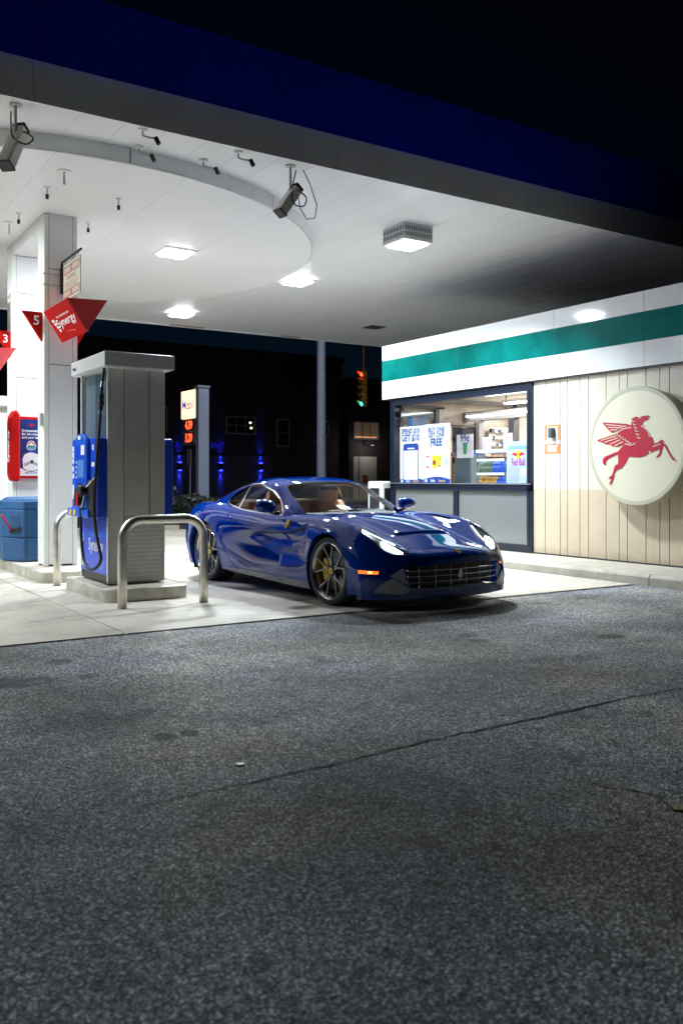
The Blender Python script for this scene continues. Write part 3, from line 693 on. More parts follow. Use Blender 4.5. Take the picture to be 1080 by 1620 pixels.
# ---------------------------------------------------------------- blue bin
bn = thing('waste_bin', 'large blue plastic waste bin with side pocket between the columns', 'bin', (3.2, 12.9, .14))
foot = [(2.95,12.60),(3.62,12.60),(3.62,13.22),(2.74,13.22),(2.74,12.92)]
def ins(P, d):
    cx = sum(p[0] for p in P)/len(P); cy_ = sum(p[1] for p in P)/len(P)
    return [(cx+(p[0]-cx)*(1-d), cy_+(p[1]-cy_)*(1-d)) for p in P]
frz = ((0,0,0),(1,0,0),(0,1,0),(0,0,1))
def taper(z0, z1, d0, d1, name):
    P = ins(foot, d0); Q = ins(foot, d1); n = len(P)
    return MB().add([(p[0],p[1],z0) for p in P]+[(p[0],p[1],z1) for p in Q], [tuple(range(n))[::-1], tuple(range(n,2*n))]+[(i,(i+1)%n,n+(i+1)%n,n+i) for i in range(n)]).build(name, m_canblue, bn, bevel=.02, seg=3)
taper(.145, .47, .03, .0, 'lower_body'); taper(.475, .86, .0, .0, 'upper_body'); taper(.862, .985, .0, .04, 'lid'); taper(.986, 1.03, .10, .22, 'lid_top')
o = MB().prism([(.06,.52),(.24,.52),(.24,.79),(.06,.79)], ((2.95,12.60,0),(-.55,.84,0),(0,0,1),(-.84,-.55,0)), -.03, .006).build('side_pocket', M('can_blue_dark', (.015,.06,.15), .6), bn, bevel=.01)
B('vertical_groove', bpy.data.materials['can_blue_dark'], bn, 2.985, 2.997, 12.594, 12.61, .2, .95)
sq = thing('squeegee', 'squeegee with thin red handle leaning in the bin pocket', 'squeegee', (2.80, 12.75, .58))
MB().tube([(2.83,12.72,.56),(2.74,12.66,.68),(2.66,12.60,.80)], .012, 8).build('handle', m_red, sq, smooth=True)
MB().bar((2.81,12.80,.555),(2.91,12.62,.60), .03, .03).build('head', m_black, sq)

# ================================================================== shop
WX = 9.95
def onX(px, py, X):
    r = (px-540)/1400; dx = math.sin(YAW)+r*math.cos(YAW); dy = math.cos(YAW)-r*math.sin(YAW); D = X/dx
    return (D*dy, 1.29+(757-py)*D/1400)
shop = thing('shop_building', 'low cream shop with green striped white fascia and a lit window', 'shop', (9.95, 9.0, .13))
B('wall_backing', m_groove, shop, WX+.022, WX+.14, -4., 9.905, .13, 2.82)
yb = [9.905,9.66,9.35,9.21,8.97,8.81,8.49,8.26,8.12,7.81,7.59,7.44]
wid = [.31,.14,.24,.16,.32,.23,.14,.31,.22,.15]
while yb[-1] > -3.8: yb.append(round(yb[-1]-wid[len(yb) % 10], 3))
for a, b in zip(yb, yb[1:]):
    B('wall_board', m_board, shop, WX, WX+.022, b+.006, a-.006, .15, 2.80)
B('base_flashing', m_dark, shop, WX-.004, WX+.03, -4., 9.905, .128, .15)
yf = [13.82, 11.62, 9.4, 7.78, 5.6, 3.4, 1.2, -1., -4.]
for a, b in zip(yf, yf[1:]):
    B('fascia_panel', m_fwhite, shop, WX-.08, WX+.2, b+.003, a-.003, 2.80, 3.815)
    B('green_band', m_fgreen, shop, WX-.083, WX-.0795, b+.003, a-.003, 3.14, 3.535)
B('fascia_shadow_trim', m_dark, shop, WX-.06, WX+.1, -4., 13.8, 2.785, 2.80)
B('fascia_side', m_fwhite, shop, WX+.2, 17., 13.60, 13.815, 2.80, 3.81)
B('side_wall', m_dark, shop, WX+.12, 17., 13.62, 13.78, .0, 2.79)
B('roof', M('roof_felt', (.035,.035,.038), .9, var=.3), shop, WX+.205, 17., -4., 13.59, 3.40, 3.52)
# window
wd = MB()
for (y0, y1, z0, z1) in ((9.905,13.62,2.66,2.787),(9.905,13.62,1.085,1.205),(9.905,13.62,.13,.25),(13.50,13.62,.25,2.66),(9.905,10.02,.25,2.66),(11.675,11.785,.25,1.085)):
    wd.box(WX-.035, WX+.09, y0, y1, z0, z1)
win = wd.build('window_frame', m_frame, shop, bevel=.006)
wd = MB()
for (y0, y1, z0, z1) in ((9.93,13.6,2.735,2.745),(9.93,13.6,1.15,1.16),(9.93,13.6,.19,.2),(13.555,13.565,.25,2.7),(9.955,9.965,.25,2.7)):
    wd.box(WX-.043, WX-.034, y0, y1, z0, z1)
wd.build('frame_rib', m_frame, shop)
B('window_pane', m_glass, shop, WX+.03, WX+.036, 10.02, 13.50, 1.205, 2.66)
B('sill_edge', M('sill_alu', (.45,.48,.52), .3, metal=.8), shop, WX-.05, WX-.036, 9.93, 13.6, 1.195, 1.21)
B('lower_panel', m_lowpanel, shop, WX+.01, WX+.02, 10.02, 11.675, .25, 1.085)
B('lower_panel', m_lowpanel, shop, WX+.01, WX+.02, 11.785, 13.50, .25, 1.085)
# interior shell
m_iwall = M('interior_wall', (.50,.44,.37), .7, var=.1); m_iceil = M('interior_ceiling', (.66,.62,.55), .7)
m_ifloor = M('interior_floor', (.45,.40,.33), .4, var=.15); m_igrey = M('interior_grey', (.22,.22,.23), .5); m_idark = M('interior_dark', (.05,.052,.06), .5)
m_strip = EM('tube_light', (1.0, .97, .92), 9.)
B('interior_floor', m_ifloor, shop, WX+.1, 16., 4., 13.6, .05, .128)
B('interior_ceiling', m_iceil, shop, WX+.22, 16., 4., 13.6, 2.84, 2.90)
B('interior_back_wall', m_iwall, shop, 15.0, 15.1, 4., 13.6, .13, 2.84)
B('interior_left_wall', m_iwall, shop, WX+.2, 15., 13.50, 13.61, 1.2, 2.84)
B('interior_right_wall', m_iwall, shop, WX+.2, 15., 5.0, 5.1, .13, 2.84)
tl = [(10.75, 8.0, 12.0), (12.3, 7.0, 13.0), (13.7, 7.0, 13.0)]
for i, (xx, y0, y1) in enumerate(tl):
    t = thing('tube_lamp', ['bright strip lamp on the shop ceiling nearest the window', 'middle strip lamp on the shop ceiling', 'rear strip lamp on the shop ceiling'][i], 'lamp', (xx, (y0+y1)/2, 2.8), 'strip lamps inside the shop')
    B('housing', m_white, t, xx-.12, xx+.12, y0, y1, 2.79, 2.84); B('tube', m_strip, t, xx-.09, xx+.09, y0+.03, y1-.03, 2.765, 2.79)
    ld = bpy.data.lights.new('strip_light', 'AREA'); ld.shape = 'RECTANGLE'; ld.size = .16; ld.size_y = y1-y0; ld.energy = 210; ld.color = (1., .95, .88)
    lo = bpy.data.objects.new('strip_light', ld); lo.location = (xx, (y0+y1)/2, 2.755); COL.objects.link(lo)
ib = thing('ceiling_beam', 'dark grey beam under the shop ceiling with a post', 'beam', (12.0, 10.5, 2.3))
B('beam', m_igrey, ib, 11.6, 11.75, 9.6, 13.48, 2.42, 2.60); B('post', m_idark, ib, 11.6, 11.74, 12.05, 12.2, .13, 2.42)
B('post', m_igrey, ib, 11.6, 11.74, 13.0, 13.1, .13, 2.42)
tag(MB().cyl((11.1,10.62,.13),(11.1,10.62,2.84),.03,14).build('brass_pole', M('brass', (.6,.42,.15), .25, metal=1.), None, smooth=True, angle=40), 'thin brass pole inside the shop near the window right side', 'pole')
def onYp(px, py, Y):
    r = (px-540)/1400; dx = math.sin(YAW)+r*math.cos(YAW); dy = math.cos(YAW)-r*math.sin(YAW); D = Y/dy
    return (D*dx, 1.29+(757-py)*D/1400)
SY = 13.40
et = thing('shop_entrance', 'dark framed glass entrance seen through the shop window', 'entrance', (11.5, SY, .13))
def yb2(name, mat, t, px0, px1, py0, py1, Y=SY, d=.05):
    xa, za = onYp(px0, py0, Y); xb, zb = onYp(px1, py1, Y); return B(name, mat, t, xa, xb, Y-d, Y, zb, za)
m_imid = M('interior_mid', (.33,.32,.32), .5); m_night = M('door_night', (.03,.035,.045), .1); m_itan = M('interior_tan', (.52,.40,.29), .6)
yb2('transom', m_imid, et, 634, 835, 662, 671); yb2('header', m_idark, et, 634, 700, 640, 648); yb2('header', m_igrey, et, 634, 838, 634, 640)
yb2('jamb', m_idark, et, 686, 692, 645, 765); yb2('jamb', m_imid, et, 692, 699, 645, 765); yb2('jamb', m_idark, et, 750, 757, 668, 765); yb2('jamb', m_imid, et, 757, 762, 668, 765)
yb2('jamb', m_idark, et, 808, 814, 640, 700); yb2('door_glass', m_night, et, 714, 750, 676, 765, SY-.01, .01); yb2('door_panel', m_itan, et, 699, 714, 671, 765, SY-.01, .01)
yb2('door_rail', m_idark, et, 712, 750, 672, 676); yb2('door_rail', m_idark, et, 712, 750, 716, 722); yb2('closer', m_dark, et, 719, 733, 690, 697, SY-.06)
yb2('transom_glass', M('transom_glass', (.10,.14,.17), .05), et, 634, 686, 650, 662, SY-.01, .01); yb2('transom_glass', bpy.data.materials['transom_glass'], et, 762, 808, 652, 662, SY-.01, .01)
sh_ = thing('wall_shelving', 'white wall shelving with small goods at the right of the shop window', 'shelf', (12.7, SY, .13))
yb2('back_panel', m_white, sh_, 772, 808, 676, 765, SY-.01, .02)
for q in range(5): yb2('shelf', m_igrey, sh_, 773, 807, 684+11*q, 685.5+11*q, SY-.03, .12)
for q in range(5):
    for k in range(6):
        if (q*7+k*3) % 5 != 2: yb2('carton', [m_idark, m_wtext, m_imid, m_canblue][(q+k*k) % 4], sh_, 774+5.4*k, 778.2+5.4*k, 677.5+11*q+(k % 3), 684+11*q, SY-.05, .06)
lw_ = thing('tube_lamp', 'added low hung strip lamp pair left of centre in the shop window', 'lamp', (12.0, 12.3, 2.5), 'strip lamps inside the shop')  # hanging strips added to make the white streaks behind the glass
for xx in (11.55, 12.15):
    B('housing', m_white, lw_, xx-.05, xx+.05, 11.2, 13.3, 2.52, 2.57); B('tube', m_strip, lw_, xx-.045, xx+.045, 11.22, 13.28, 2.49, 2.52); B('rod', m_dark, lw_, xx-.006, xx+.006, 12.2, 12.212, 2.57, 2.84)
# things in the window (placed in the plane just behind the glass or a step behind it)
def wfr(px, py, X):
    y, z = onX(px, py, X); return y, z
def poster(name, label, px0, px1, py0, py1, X, mat, grp=None):
    ya, za = onX(px0, py0, X); yb_, zb = onX(px1, py1, X)
    t = thing(name, label, 'poster', (X, (ya+yb_)/2, zb), grp)
    w_, h_ = ya-yb_, za-zb
    B('sheet', mat, t, X, X+.004, yb_, ya, zb, za)
    return t, ((X, ya, za), (0,-1,0), (0,0,1), (-1,0,0)), w_, h_
m_paper = M('poster_paper', (.66,.66,.71), .5); m_ink = M('ink_blue', (.008,.05,.19), .5); m_ink2 = M('ink_royal', (.008,.05,.28), .5)
PX_ = WX+.042
def paper_text(s, fr, w_, h_, u, v, size, mat, t, bold=.015, sx=.9, align='CENTER'):
    o = Vector(fr[0])+Vector(fr[1])*(u*w_)-Vector(fr[2])*(v*h_); return txt(s, size, (o, fr[1], fr[2], fr[3]), mat, t, bold=bold, sx=sx, t=.0045, align=align)
def R_(fr, w_, h_, u0, u1, v0, v1): return rect(u0*w_, u1*w_, -v1*h_, -v0*h_)
def rewards(t, fr, w_, h_):
    flat('banner', [(0,-h_),(w_,-h_),(w_,-.93*h_)]+[(w_-w_*i/10, -.93*h_+.045*h_*math.sin(PI*i/10)) for i in range(1, 10)]+[(0,-.93*h_)], fr, m_ink2, t, .002)
    paper_text('Rollo', fr, w_, h_, .35, .955, .075, m_wtext, t, .02, .8); paper_text('Rewards', fr, w_, h_, .70, .955, .07, M('ink_orange', (.8,.45,.12), .5), t, .02, .75)
    flat('banner_dot', ell(.09*w_, -.955*h_, .045*w_, .028*h_, 14), fr, m_wtext, t, .003)
t, fr, w_, h_ = poster('window_poster', 'white shop window poster reading SPEND $10 GET $10 with a phone', 632.5, 669.5, 676, 765.5, PX_, m_paper, 'posters on the shop window')
paper_text('SPEND $10', fr, w_, h_, .45, .085, .135, m_ink, t, .022, .85); paper_text('GET $10', fr, w_, h_, .45, .205, .175, m_ink, t, .022, .85)
flat('phone', rrect(.14*w_,.80*w_,-.93*h_,-.30*h_,.06), fr, m_ink, t, .002); flat('phone_screen', R_(fr,w_,h_,.17,.77,.42,.93), fr, m_paper, t, .003)
flat('phone_bar', R_(fr,w_,h_,.17,.77,.33,.42), fr, m_ink2, t, .003)
flat('phone_line', R_(fr,w_,h_,.33,.62,.375,.395), fr, m_wtext, t, .004); flat('phone_line', R_(fr,w_,h_,.32,.60,.465,.475), fr, m_grey, t, .004); flat('phone_line', R_(fr,w_,h_,.24,.70,.535,.545), fr, m_grey, t, .004)
rewards(t, fr, w_, h_)
t, fr, w_, h_ = poster('window_poster', 'white shop window poster reading BUY ONE GET ONE FREE with snack packs', 670.3, 711.5, 672, 765, PX_, m_paper, 'posters on the shop window')
paper_text('BUY ONE', fr, w_, h_, .48, .10, .12, m_ink, t, .02, .9); paper_text('GET ONE', fr, w_, h_, .48, .19, .12, m_ink, t, .02, .9); paper_text('FREE', fr, w_, h_, .48, .315, .19, m_ink, t, .028, .85)
m_pk = M('pack_yellow', (.85,.75,.03), .4); m_pk2 = M('pack_pink', (.75,.15,.2), .4); m_pk3 = M('pack_lilac', (.65,.6,.8), .4); m_pk4 = M('pack_green', (.35,.5,.08), .4)
flat('pack', R_(fr,w_,h_,.08,.23,.53,.74), fr, m_pk3, t, .002); flat('pack_end', R_(fr,w_,h_,.08,.23,.53,.56), fr, m_pk2, t, .003); flat('pack_end', R_(fr,w_,h_,.08,.23,.71,.74), fr, m_pk2, t, .003)
flat('pack', R_(fr,w_,h_,.31,.52,.53,.74), fr, m_pk, t, .002); flat('pack', R_(fr,w_,h_,.52,.68,.53,.72), fr, m_pk, t, .0025); flat('pack_art', ell(.41*w_,-.65*h_,.07*w_,.05*h_,12), fr, m_brown, t, .003); flat('pack_art', ell(.60*w_,-.60*h_,.06*w_,.05*h_,12), fr, m_pk4, t, .0035); flat('pack_end', R_(fr,w_,h_,.54,.68,.69,.72), fr, m_pk2, t, .003)
for u in (.78, .87): flat('pack', R_(fr,w_,h_,u,u+.05,.57,.70), fr, m_grey, t, .002)
rewards(t, fr, w_, h_)
t, fr, w_, h_ = poster('window_poster', 'pale blue energy drink poster in the lower right of the shop window', 801, 838, 699, 764.5, PX_, M('poster_sky', (.42,.60,.70), .45), 'posters on the shop window')
flat('top_bar', R_(fr,w_,h_,.06,.98,.11,.19), fr, M('poster_teal', (.20,.36,.42), .5), t, .002)
m_bull = M('bull_red', (.60,.02,.06), .4)
for s_ in (-1, 1):
    flat('bull', [((.50+s_*u)*w_, -v*h_) for (u, v) in ((.04,.30),(.14,.26),(.22,.27),(.30,.33),(.26,.335),(.20,.325),(.14,.345),(.08,.36),(.03,.36))], fr, m_bull, t, .003)
flat('sun_disc', ell(.50*w_, -.315*h_, .12*w_, .105*h_), fr, M('sun_yellow', (.9,.72,.02), .4), t, .002)
paper_text('Red Bull', fr, w_, h_, .5, .50, .175, M('ink_magenta', (.40,.03,.25), .5), t, .02, .52)
flat('tint', R_(fr,w_,h_,.05,.55,.60,.97), fr, M('poster_lilac', (.35,.38,.72), .5), t, .002); flat('can_art', R_(fr,w_,h_,.62,.85,.66,.82), fr, m_paper, t, .003)
t, fr, w_, h_ = poster('counter_sign', 'white 99 cent drink sign with a green cup behind the shop window', 722, 748, 688, 724, 10.8, m_paper)
paper_text('99¢', fr, w_, h_, .5, .17, .20, m_ink, t, .02, .9)
flat('cup_art', [(.36*w_,-.33*h_),(.66*w_,-.33*h_),(.60*w_,-.85*h_),(.42*w_,-.85*h_)], fr, M('cup_green', (.02,.30,.14), .5), t, .002); flat('cup_lid', R_(fr,w_,h_,.34,.68,.30,.345), fr, m_wtext, t, .003)
t, fr, w_, h_ = poster('counter_sign', 'plain white notice above the wire snack rack in the shop', 762, 776, 692, 718, 11.1, m_paper); flat('print_line', R_(fr,w_,h_,.15,.85,.2,.22), fr, m_grey, t, .002)
t, fr, w_, h_ = poster('counter_sign', 'white notice behind the energy drink poster in the shop', 796, 810, 686, 712, 11.1, m_paper); flat('print_line', R_(fr,w_,h_,.15,.85,.2,.22), fr, m_grey, t, .002)
t, fr, w_, h_ = poster('wall_picture', 'small sandwich picture on the dark menu board in the shop', 713, 724, 690, 720, 12.4, m_idark); flat('bun', R_(fr,w_,h_,.1,.95,.55,.68), fr, m_red, t, .002); flat('bun', R_(fr,w_,h_,.2,.9,.68,.8), fr, m_yellow, t, .002)
# dispenser cabinet, wooden counter, snack rack
def blk(px0, px1, py0, X, d, z0=.13):
    ya, za = onX(px0, py0, X); yb_, zb = onX(px1, py0, X); return (X, X+d, yb_, ya, z0, za)
t = thing('drink_dispenser', 'dark grey drink dispenser cabinet under the 99 cent sign', 'dispenser', (10.9, 11.3, .9))
x0, x1, y0, y1, z0, z1 = blk(718, 744, 722, 10.82, .4, 1.17); B('cabinet', M('dispenser_grey', (.06,.09,.11), .35), t, x0, x1, y0, y1, z0, z1+.02, bevel=.02); B('top_panel', m_ink2, t, x0+.01, x1-.01, y0+.03, y1-.03, z1+.02, z1+.10, bevel=.01); B('base', m_cream, t, x0+.03, x1-.03, y0+.1, y1-.1, .95, 1.17)
t = thing('wood_counter', 'wooden slatted counter beside the drink dispenser', 'counter', (10.9, 11., .13)); m_wood = M('wood', (.42,.26,.16), .5, var=.25, vs=12.)
x0, x1, y0, y1, z0, z1 = blk(716, 768, 724, 11.25, .6)
for k in range(7): B('slat', m_wood, t, x0, x0+.03, y0, y1, .2+.2*k, .39+.2*k) if .39+.2*k < z1 else None
B('carcass', m_idark, t, x0+.035, x1, y0+.01, y1-.01, .13, z1); B('worktop', m_wood, t, x0-.02, x1, y0-.02, y1+.02, z1, z1+.03)
for k, (pa, pb, py, mm, nm) in enumerate(((750, 756, 716, 'bag_r', 'red'), (757, 762, 713, 'bag_y', 'yellow'), (713, 717, 714, 'bag_g', 'green'), (763, 768, 717, 'bag_w', 'white'))):
    X_ = 11.35; ya, za = onX(pa, py, X_); yb_, _ = onX(pb, py, X_); _, zb = onX(pa, 724, 11.25)
    tag(B('carton', M(mm, {'red': (.5,.06,.04), 'yellow': (.7,.5,.05), 'green': (.06,.3,.1), 'white': (.7,.7,.7)}[nm], .4), None, X_, X_+.12, yb_, ya, zb+.031, max(za, zb+.08)), 'small %s carton standing on the wooden counter in the shop' % nm, 'carton', 'cartons on the shop counter')
t = thing('snack_rack', 'wire snack rack with bags standing inside the shop window', 'rack', (10.6, 10.6, .13))
ya, _ = onX(758, 720, 10.5); yb_, _ = onX(801, 720, 10.5)
mk = MB()
for yy in (ya, yb_):
    for xx in (10.45, 10.8): mk.cyl((xx, yy, .13), (xx, yy, 1.78), .008, 6)
mk.build('upright', m_idark, t)
for z in (.85, 1.12, 1.38, 1.62):
    mk = MB()
    for xx in (10.45, 10.62, 10.8): mk.cyl((xx, ya, z), (xx, yb_, z), .006, 6)
    mk.cyl((10.45, ya, z+.1), (10.45, yb_, z+.1), .005, 6); mk.build('wire_shelf', m_silver, t)
    B('price_strip', m_wtext, t, 10.435, 10.442, yb_, ya, z-.03, z+.01)
B('rack_top', m_wtext, t, 10.44, 10.82, yb_-.02, ya+.02, 1.74, 1.79)
rnd = random.Random(11); bags = [M('bag_gold', (.45,.26,.06), .3), M('bag_blue', (.02,.09,.48), .3), M('bag_brown', (.18,.11,.06), .4), M('bag_green', (.10,.16,.10), .4), M('bag_teal', (.05,.35,.38), .4), M('bag_pink', (.6,.2,.3), .4)]
nb = 0
for zi, z in enumerate((.85, 1.12, 1.38)):
    for k in range(8):
        y = yb_+(ya-yb_)*(k+.5)/8; mi = (1 if k < 3 else 0) if zi == 1 else (3 if k > 3 else 1) if zi == 2 else rnd.choice([4, 5, 1, 2])
        w2 = .045; zz = z+.006; hh = .19+.03*rnd.random()
        o = MB().add([(-.05,-w2,0),(.05,-w2,0),(.05,w2,0),(-.05,w2,0),(-.062,-w2*1.05,hh*.5),(.062,-w2*1.05,hh*.5),(.062,w2*1.05,hh*.5),(-.062,w2*1.05,hh*.5),(-.004,-w2,hh),(.004,-w2,hh),(.004,w2,hh),(-.004,w2,hh)],
            [(0,3,2,1),(0,1,5,4),(1,2,6,5),(2,3,7,6),(3,0,4,7),(4,5,9,8),(5,6,10,9),(6,7,11,10),(7,4,8,11),(8,9,10,11)]).build('snack_bag', bags[mi], None)
        o.location = (10.55, y, zz); o.rotation_euler = (0, .12*rnd.random(), .2*(rnd.random()-.5))
        cn = ('gold', 'blue', 'brown', 'dark green', 'teal', 'pink')[mi]; od = ('first', 'second', 'third', 'fourth', 'fifth', 'sixth', 'seventh', 'eighth')[7-k]
        tag(o, '%s snack bag, %s from the left on the %s shelf of the wire rack' % (cn, od, ('lower', 'middle', 'upper')[zi]), 'snack bag', 'snack bags on the wire rack')
tag(B('wall_cabinet', M('cabinet_blue', (.04,.10,.20), .4), None, 10.12, 10.48, 13.2, 13.34, 2.24, 2.44), 'blue box cabinet high in the left of the shop window', 'cabinet')
# emergency notice and round emblem sign
es = thing('emergency_notice', 'orange and white emergency notice with a black box on the cream wall', 'sign', (WX, 9.5, 1.67))
m_orange = M('notice_orange', (.75,.17,.04), .5)
B('plate', m_orange, es, WX-.006, WX-.001, 9.35, 9.655, 1.67, 2.10)
fr = ((WX-.006, 9.5025, 1.885), (0,-1,0), (0,0,1), (-1,0,0))
flat('white_field', rect(-.105,.105,-.01,.185), fr, m_wtext, es, .002); flat('white_band', rect(-.15,.15,-.07,-.02), fr, m_wtext, es, .0025)
for z in (-.105, -.145, -.18): flat('print_line', rect(-.10,.10-.02*(z < -.12),z-.014,z+.014), fr, m_wtext, es, .002)
B('button_box', M('box_green_black', (.05,.065,.06), .4), es, WX-.08, WX-.008, 9.45, 9.53, 1.90, 2.055, bevel=.006)
flat('box_side', rect(.055,.085,.03,.16), fr, m_creamtrim, es, .004, .003); flat('arrow', [(-.09,.10),(-.05,.125),(-.055,.11),(-.03,.11),(-.03,.09),(-.055,.09),(-.05,.075)], fr, m_dark, es, .004)
rs = thing('round_emblem_sign', 'big round cream sign with a red winged horse on the shop wall', 'sign', (9.8, 7.79, 1.72))
RC = (7.79, 1.725); RR = .80
m_drum = M('drum_cream', (.46,.45,.33), .45, var=.06); m_face = M('drum_face', (.68,.65,.50), .32, var=.04, vs=2.)
MB().lathe([(RR-.06,.245),(RR-.012,.245),(RR,.235),(RR,.20),(RR-.03,.19),(RR-.03,0)], (WX-.002, RC[0], RC[1]), (-1,0,0), 96).build('drum', m_drum, rs, smooth=True, angle=35)
MB().lathe([(.001,.252),(RR-.25,.250),(RR-.055,.243)], (WX-.002, RC[0], RC[1]), (-1,0,0), 96).build('face', m_face, rs, smooth=True, angle=35)
fr = ((WX-.256, RC[0], RC[1]), (0,-1,0), (0,0,1), (-1,0,0))
def pg(L): return [(((x-587)/(535 if x < 587 else 560))*RR, (780-y)/645*RR) for (x, y) in L]
m_horse = M('emblem_red', (.40,.004,.025), .4)
bodyP = [(555,485),(600,465),(640,477),(690,462),(745,462),(752,485),(722,490),(750,500),(720,514),(690,522),(667,556),(697,584),(733,628),(757,686),(786,700),(796,740),(800,766),(842,752),(885,724),(906,742),(900,768),(926,776),(948,818),(972,866),(992,902),(1017,926),(1030,950),(998,938),(980,914),(962,882),(938,836),(916,796),(895,797),(886,832),(880,868),(864,892),(840,912),(824,915),(836,890),(858,868),(866,822),(830,836),(770,856),(750,842),(740,866),(700,892),(640,905),(580,901),(530,893),(514,908),(488,962),(448,1012),(386,1040),(366,1066),(356,1112),(342,1152),(326,1186),(300,1198),(312,1168),(328,1146),(316,1130),(290,1138),(302,1118),(336,1094),(346,1058),(360,1010),(376,980),(402,974),(406,930),(402,862),(352,886),(302,906),(268,930),(258,956),(268,980),(244,980),(224,950),(230,910),(256,885),(302,870),(352,850),(402,834),(432,800),(472,768),(505,755),(540,700),(545,600),(552,520)]
flat('emblem', pg(bodyP), fr, m_horse, rs, .003, .003)
flat('emblem_wing', pg([(160,700),(385,640),(470,592),(545,580),(600,640),(612,720),(560,770),(500,756),(470,764),(400,781),(340,776),(300,752),(250,746),(215,722),(180,716)]), fr, m_horse, rs, .0045, .003)
flat('emblem_wing', pg([(225,503),(500,538),(545,556),(548,574),(470,584),(405,606),(335,627),(296,592),(262,552),(240,530)]), fr, m_horse, rs, .0045, .003)
def stripe(pts, wpx=9):
    mk = MB(); Q = pg(pts)
    for a, b in zip(Q, Q[1:]):
        dx, dy = b[0]-a[0], b[1]-a[1]; l = math.hypot(dx, dy); h = wpx/2/645*RR; nx, ny = -dy/l*h, dx/l*h
        mk.prism([(a[0]+nx,a[1]+ny),(b[0]+nx,b[1]+ny),(b[0]-nx,b[1]-ny),(a[0]-nx,a[1]-ny)], fr, .0046, .0062)
    mk.build('emblem_line', m_face, rs)
for s in ([(265,530),(500,566)],[(290,562),(460,580)],[(315,592),(400,600)],[(375,632),(470,590),(540,578),(552,590)],[(205,706),(385,662)],[(245,730),(405,684)],[(312,752),(430,706)],[(365,770),(460,730)],
          [(480,752),(530,770),(570,766),(596,750)],[(660,566),(716,606),(745,650),(755,690)],[(788,796),(872,768)],[(752,838),(772,862)],[(635,486),(655,478)]): stripe(s)
for k in range(5): stripe([(392+30*k,632+22*k),(400+30*k,655+22*k),(420+30*k,668+22*k),(428+30*k,650+22*k)], 8)
for k in range(6): stripe([(556+12*k,502+36*k),(570+13*k,520+36*k),(590+13*k,515+36*k)], 8)

# ================================================================== beyond the forecourt
kio = thing('air_machine', 'white cabinet machine with black screen left of the shop corner', 'machine', (10.45, 14.5, 0))
B('body', m_white, kio, 10.17, 10.75, 14.25, 14.75, 0, 1.235, bevel=.04, seg=3); flat('screen', rrect(-.17,.17,.62,1.10,.02), ((10.40,14.25,0),(1,0,0),(0,0,1),(0,-1,0)), m_black, kio, .004, .003)
flat('screen', rrect(-.17,.17,.62,1.10,.02), ((10.17,14.5,0),(0,-1,0),(0,0,1),(-1,0,0)), m_black, kio, .004, .003)
# price sign
ps = thing('price_sign', 'lit price sign with red digits on a thick grey post', 'sign', (12.3, 28., 0))
m_post2 = M('post_bluegrey', (.36,.41,.55), .5, var=.1); m_led = EM('led_red', (1., .06, .02), 5.); m_lit = EM('sign_lit', (1., .78, .44), 1.7); m_sgrey = M('sign_grey', (.25,.27,.30), .5)
B('post', m_post2, ps, 12.12, 12.50, 27.55, 27.80, 0, 4.36); B('post_cap', m_post2, ps, 12.08, 12.53, 27.51, 27.84, 4.36, 4.42)
B('lit_panel', m_lit, ps, 12.10, 12.30, 27.81, 28.98, 3.36, 4.31); B('price_box', m_sgrey, ps, 12.12, 12.30, 27.81, 28.98, 2.44, 3.34)
fr = ((12.10, 28.395, 3.84), (0,-1,0), (0,0,1), (-1,0,0))
for s, u, mm in (('M', -.33, m_pblue), ('o', -.04, m_red), ('bil', .28, m_pblue)):
    txt(s, .47, (Vector(fr[0])+Vector((0,-u,-.03)), fr[1], fr[2], fr[3]), EM('sign_letter_'+s, (.05,.08,.6) if mm is m_pblue else (.75,.05,.03), .6), ps, bold=.006, t=.004)
for z, s in ((3.11, '4.39'), (2.67, '5.29')):
    flat('digit_board', rect(-.35,.42,z-3.84-.17,z-3.84+.17), fr, m_black, ps, -.018, .002); flat('grade_field', rect(-.56,-.37,z-3.84-.18,z-3.84+.18), fr, m_pblue, ps, -.016, .003)
    txt(s, .38, (Vector((12.10, 28.36, z)), fr[1], fr[2], fr[3]), m_led, ps, bold=.03, sx=.9, t=-.012)
B('lower_plate', m_sgrey, ps, 12.13, 12.18, 28.25, 28.55, 1.75, 2.3); B('lower_post', m_post2, ps, 12.16, 12.2, 28.38, 28.42, 0, 1.75)
tag(MB().cyl((17.9,29.1,0),(17.9,29.1,9.5),.185,20,.15).build('street_pole', m_post2, None, smooth=True, angle=40), 'tall plain grey street pole rising behind the car', 'pole')
sl = thing('added_street_lamp', 'added unseen lamp on a long arm above the road behind the canopy', 'lamp', (20.5, 22., 0))  # unseen lamp added to light the sign post, pole and traffic signal
MB().tube([(20.5,22.,0),(20.5,22.,8.6),(20.1,22.1,9.2),(14.8,23.,9.5)], [.11,.09,.06,.05], 12).build('mast', m_post2, sl, smooth=True); B('head', m_dark, sl, 14.3, 15.1, 22.8, 23.2, 9.42, 9.55); B('lens', EM('added_lamp_lens', (1.,.86,.68), 12.), sl, 14.4, 15.0, 22.85, 23.15, 9.40, 9.42)
ld = bpy.data.lights.new('added_street_light', 'AREA'); ld.shape = 'RECTANGLE'; ld.size = .6; ld.size_y = .3; ld.energy = 420; ld.color = (.90,.92,1.)
lo = bpy.data.objects.new('added_street_light', ld); lo.location = (14.7, 23., 9.38); COL.objects.link(lo)
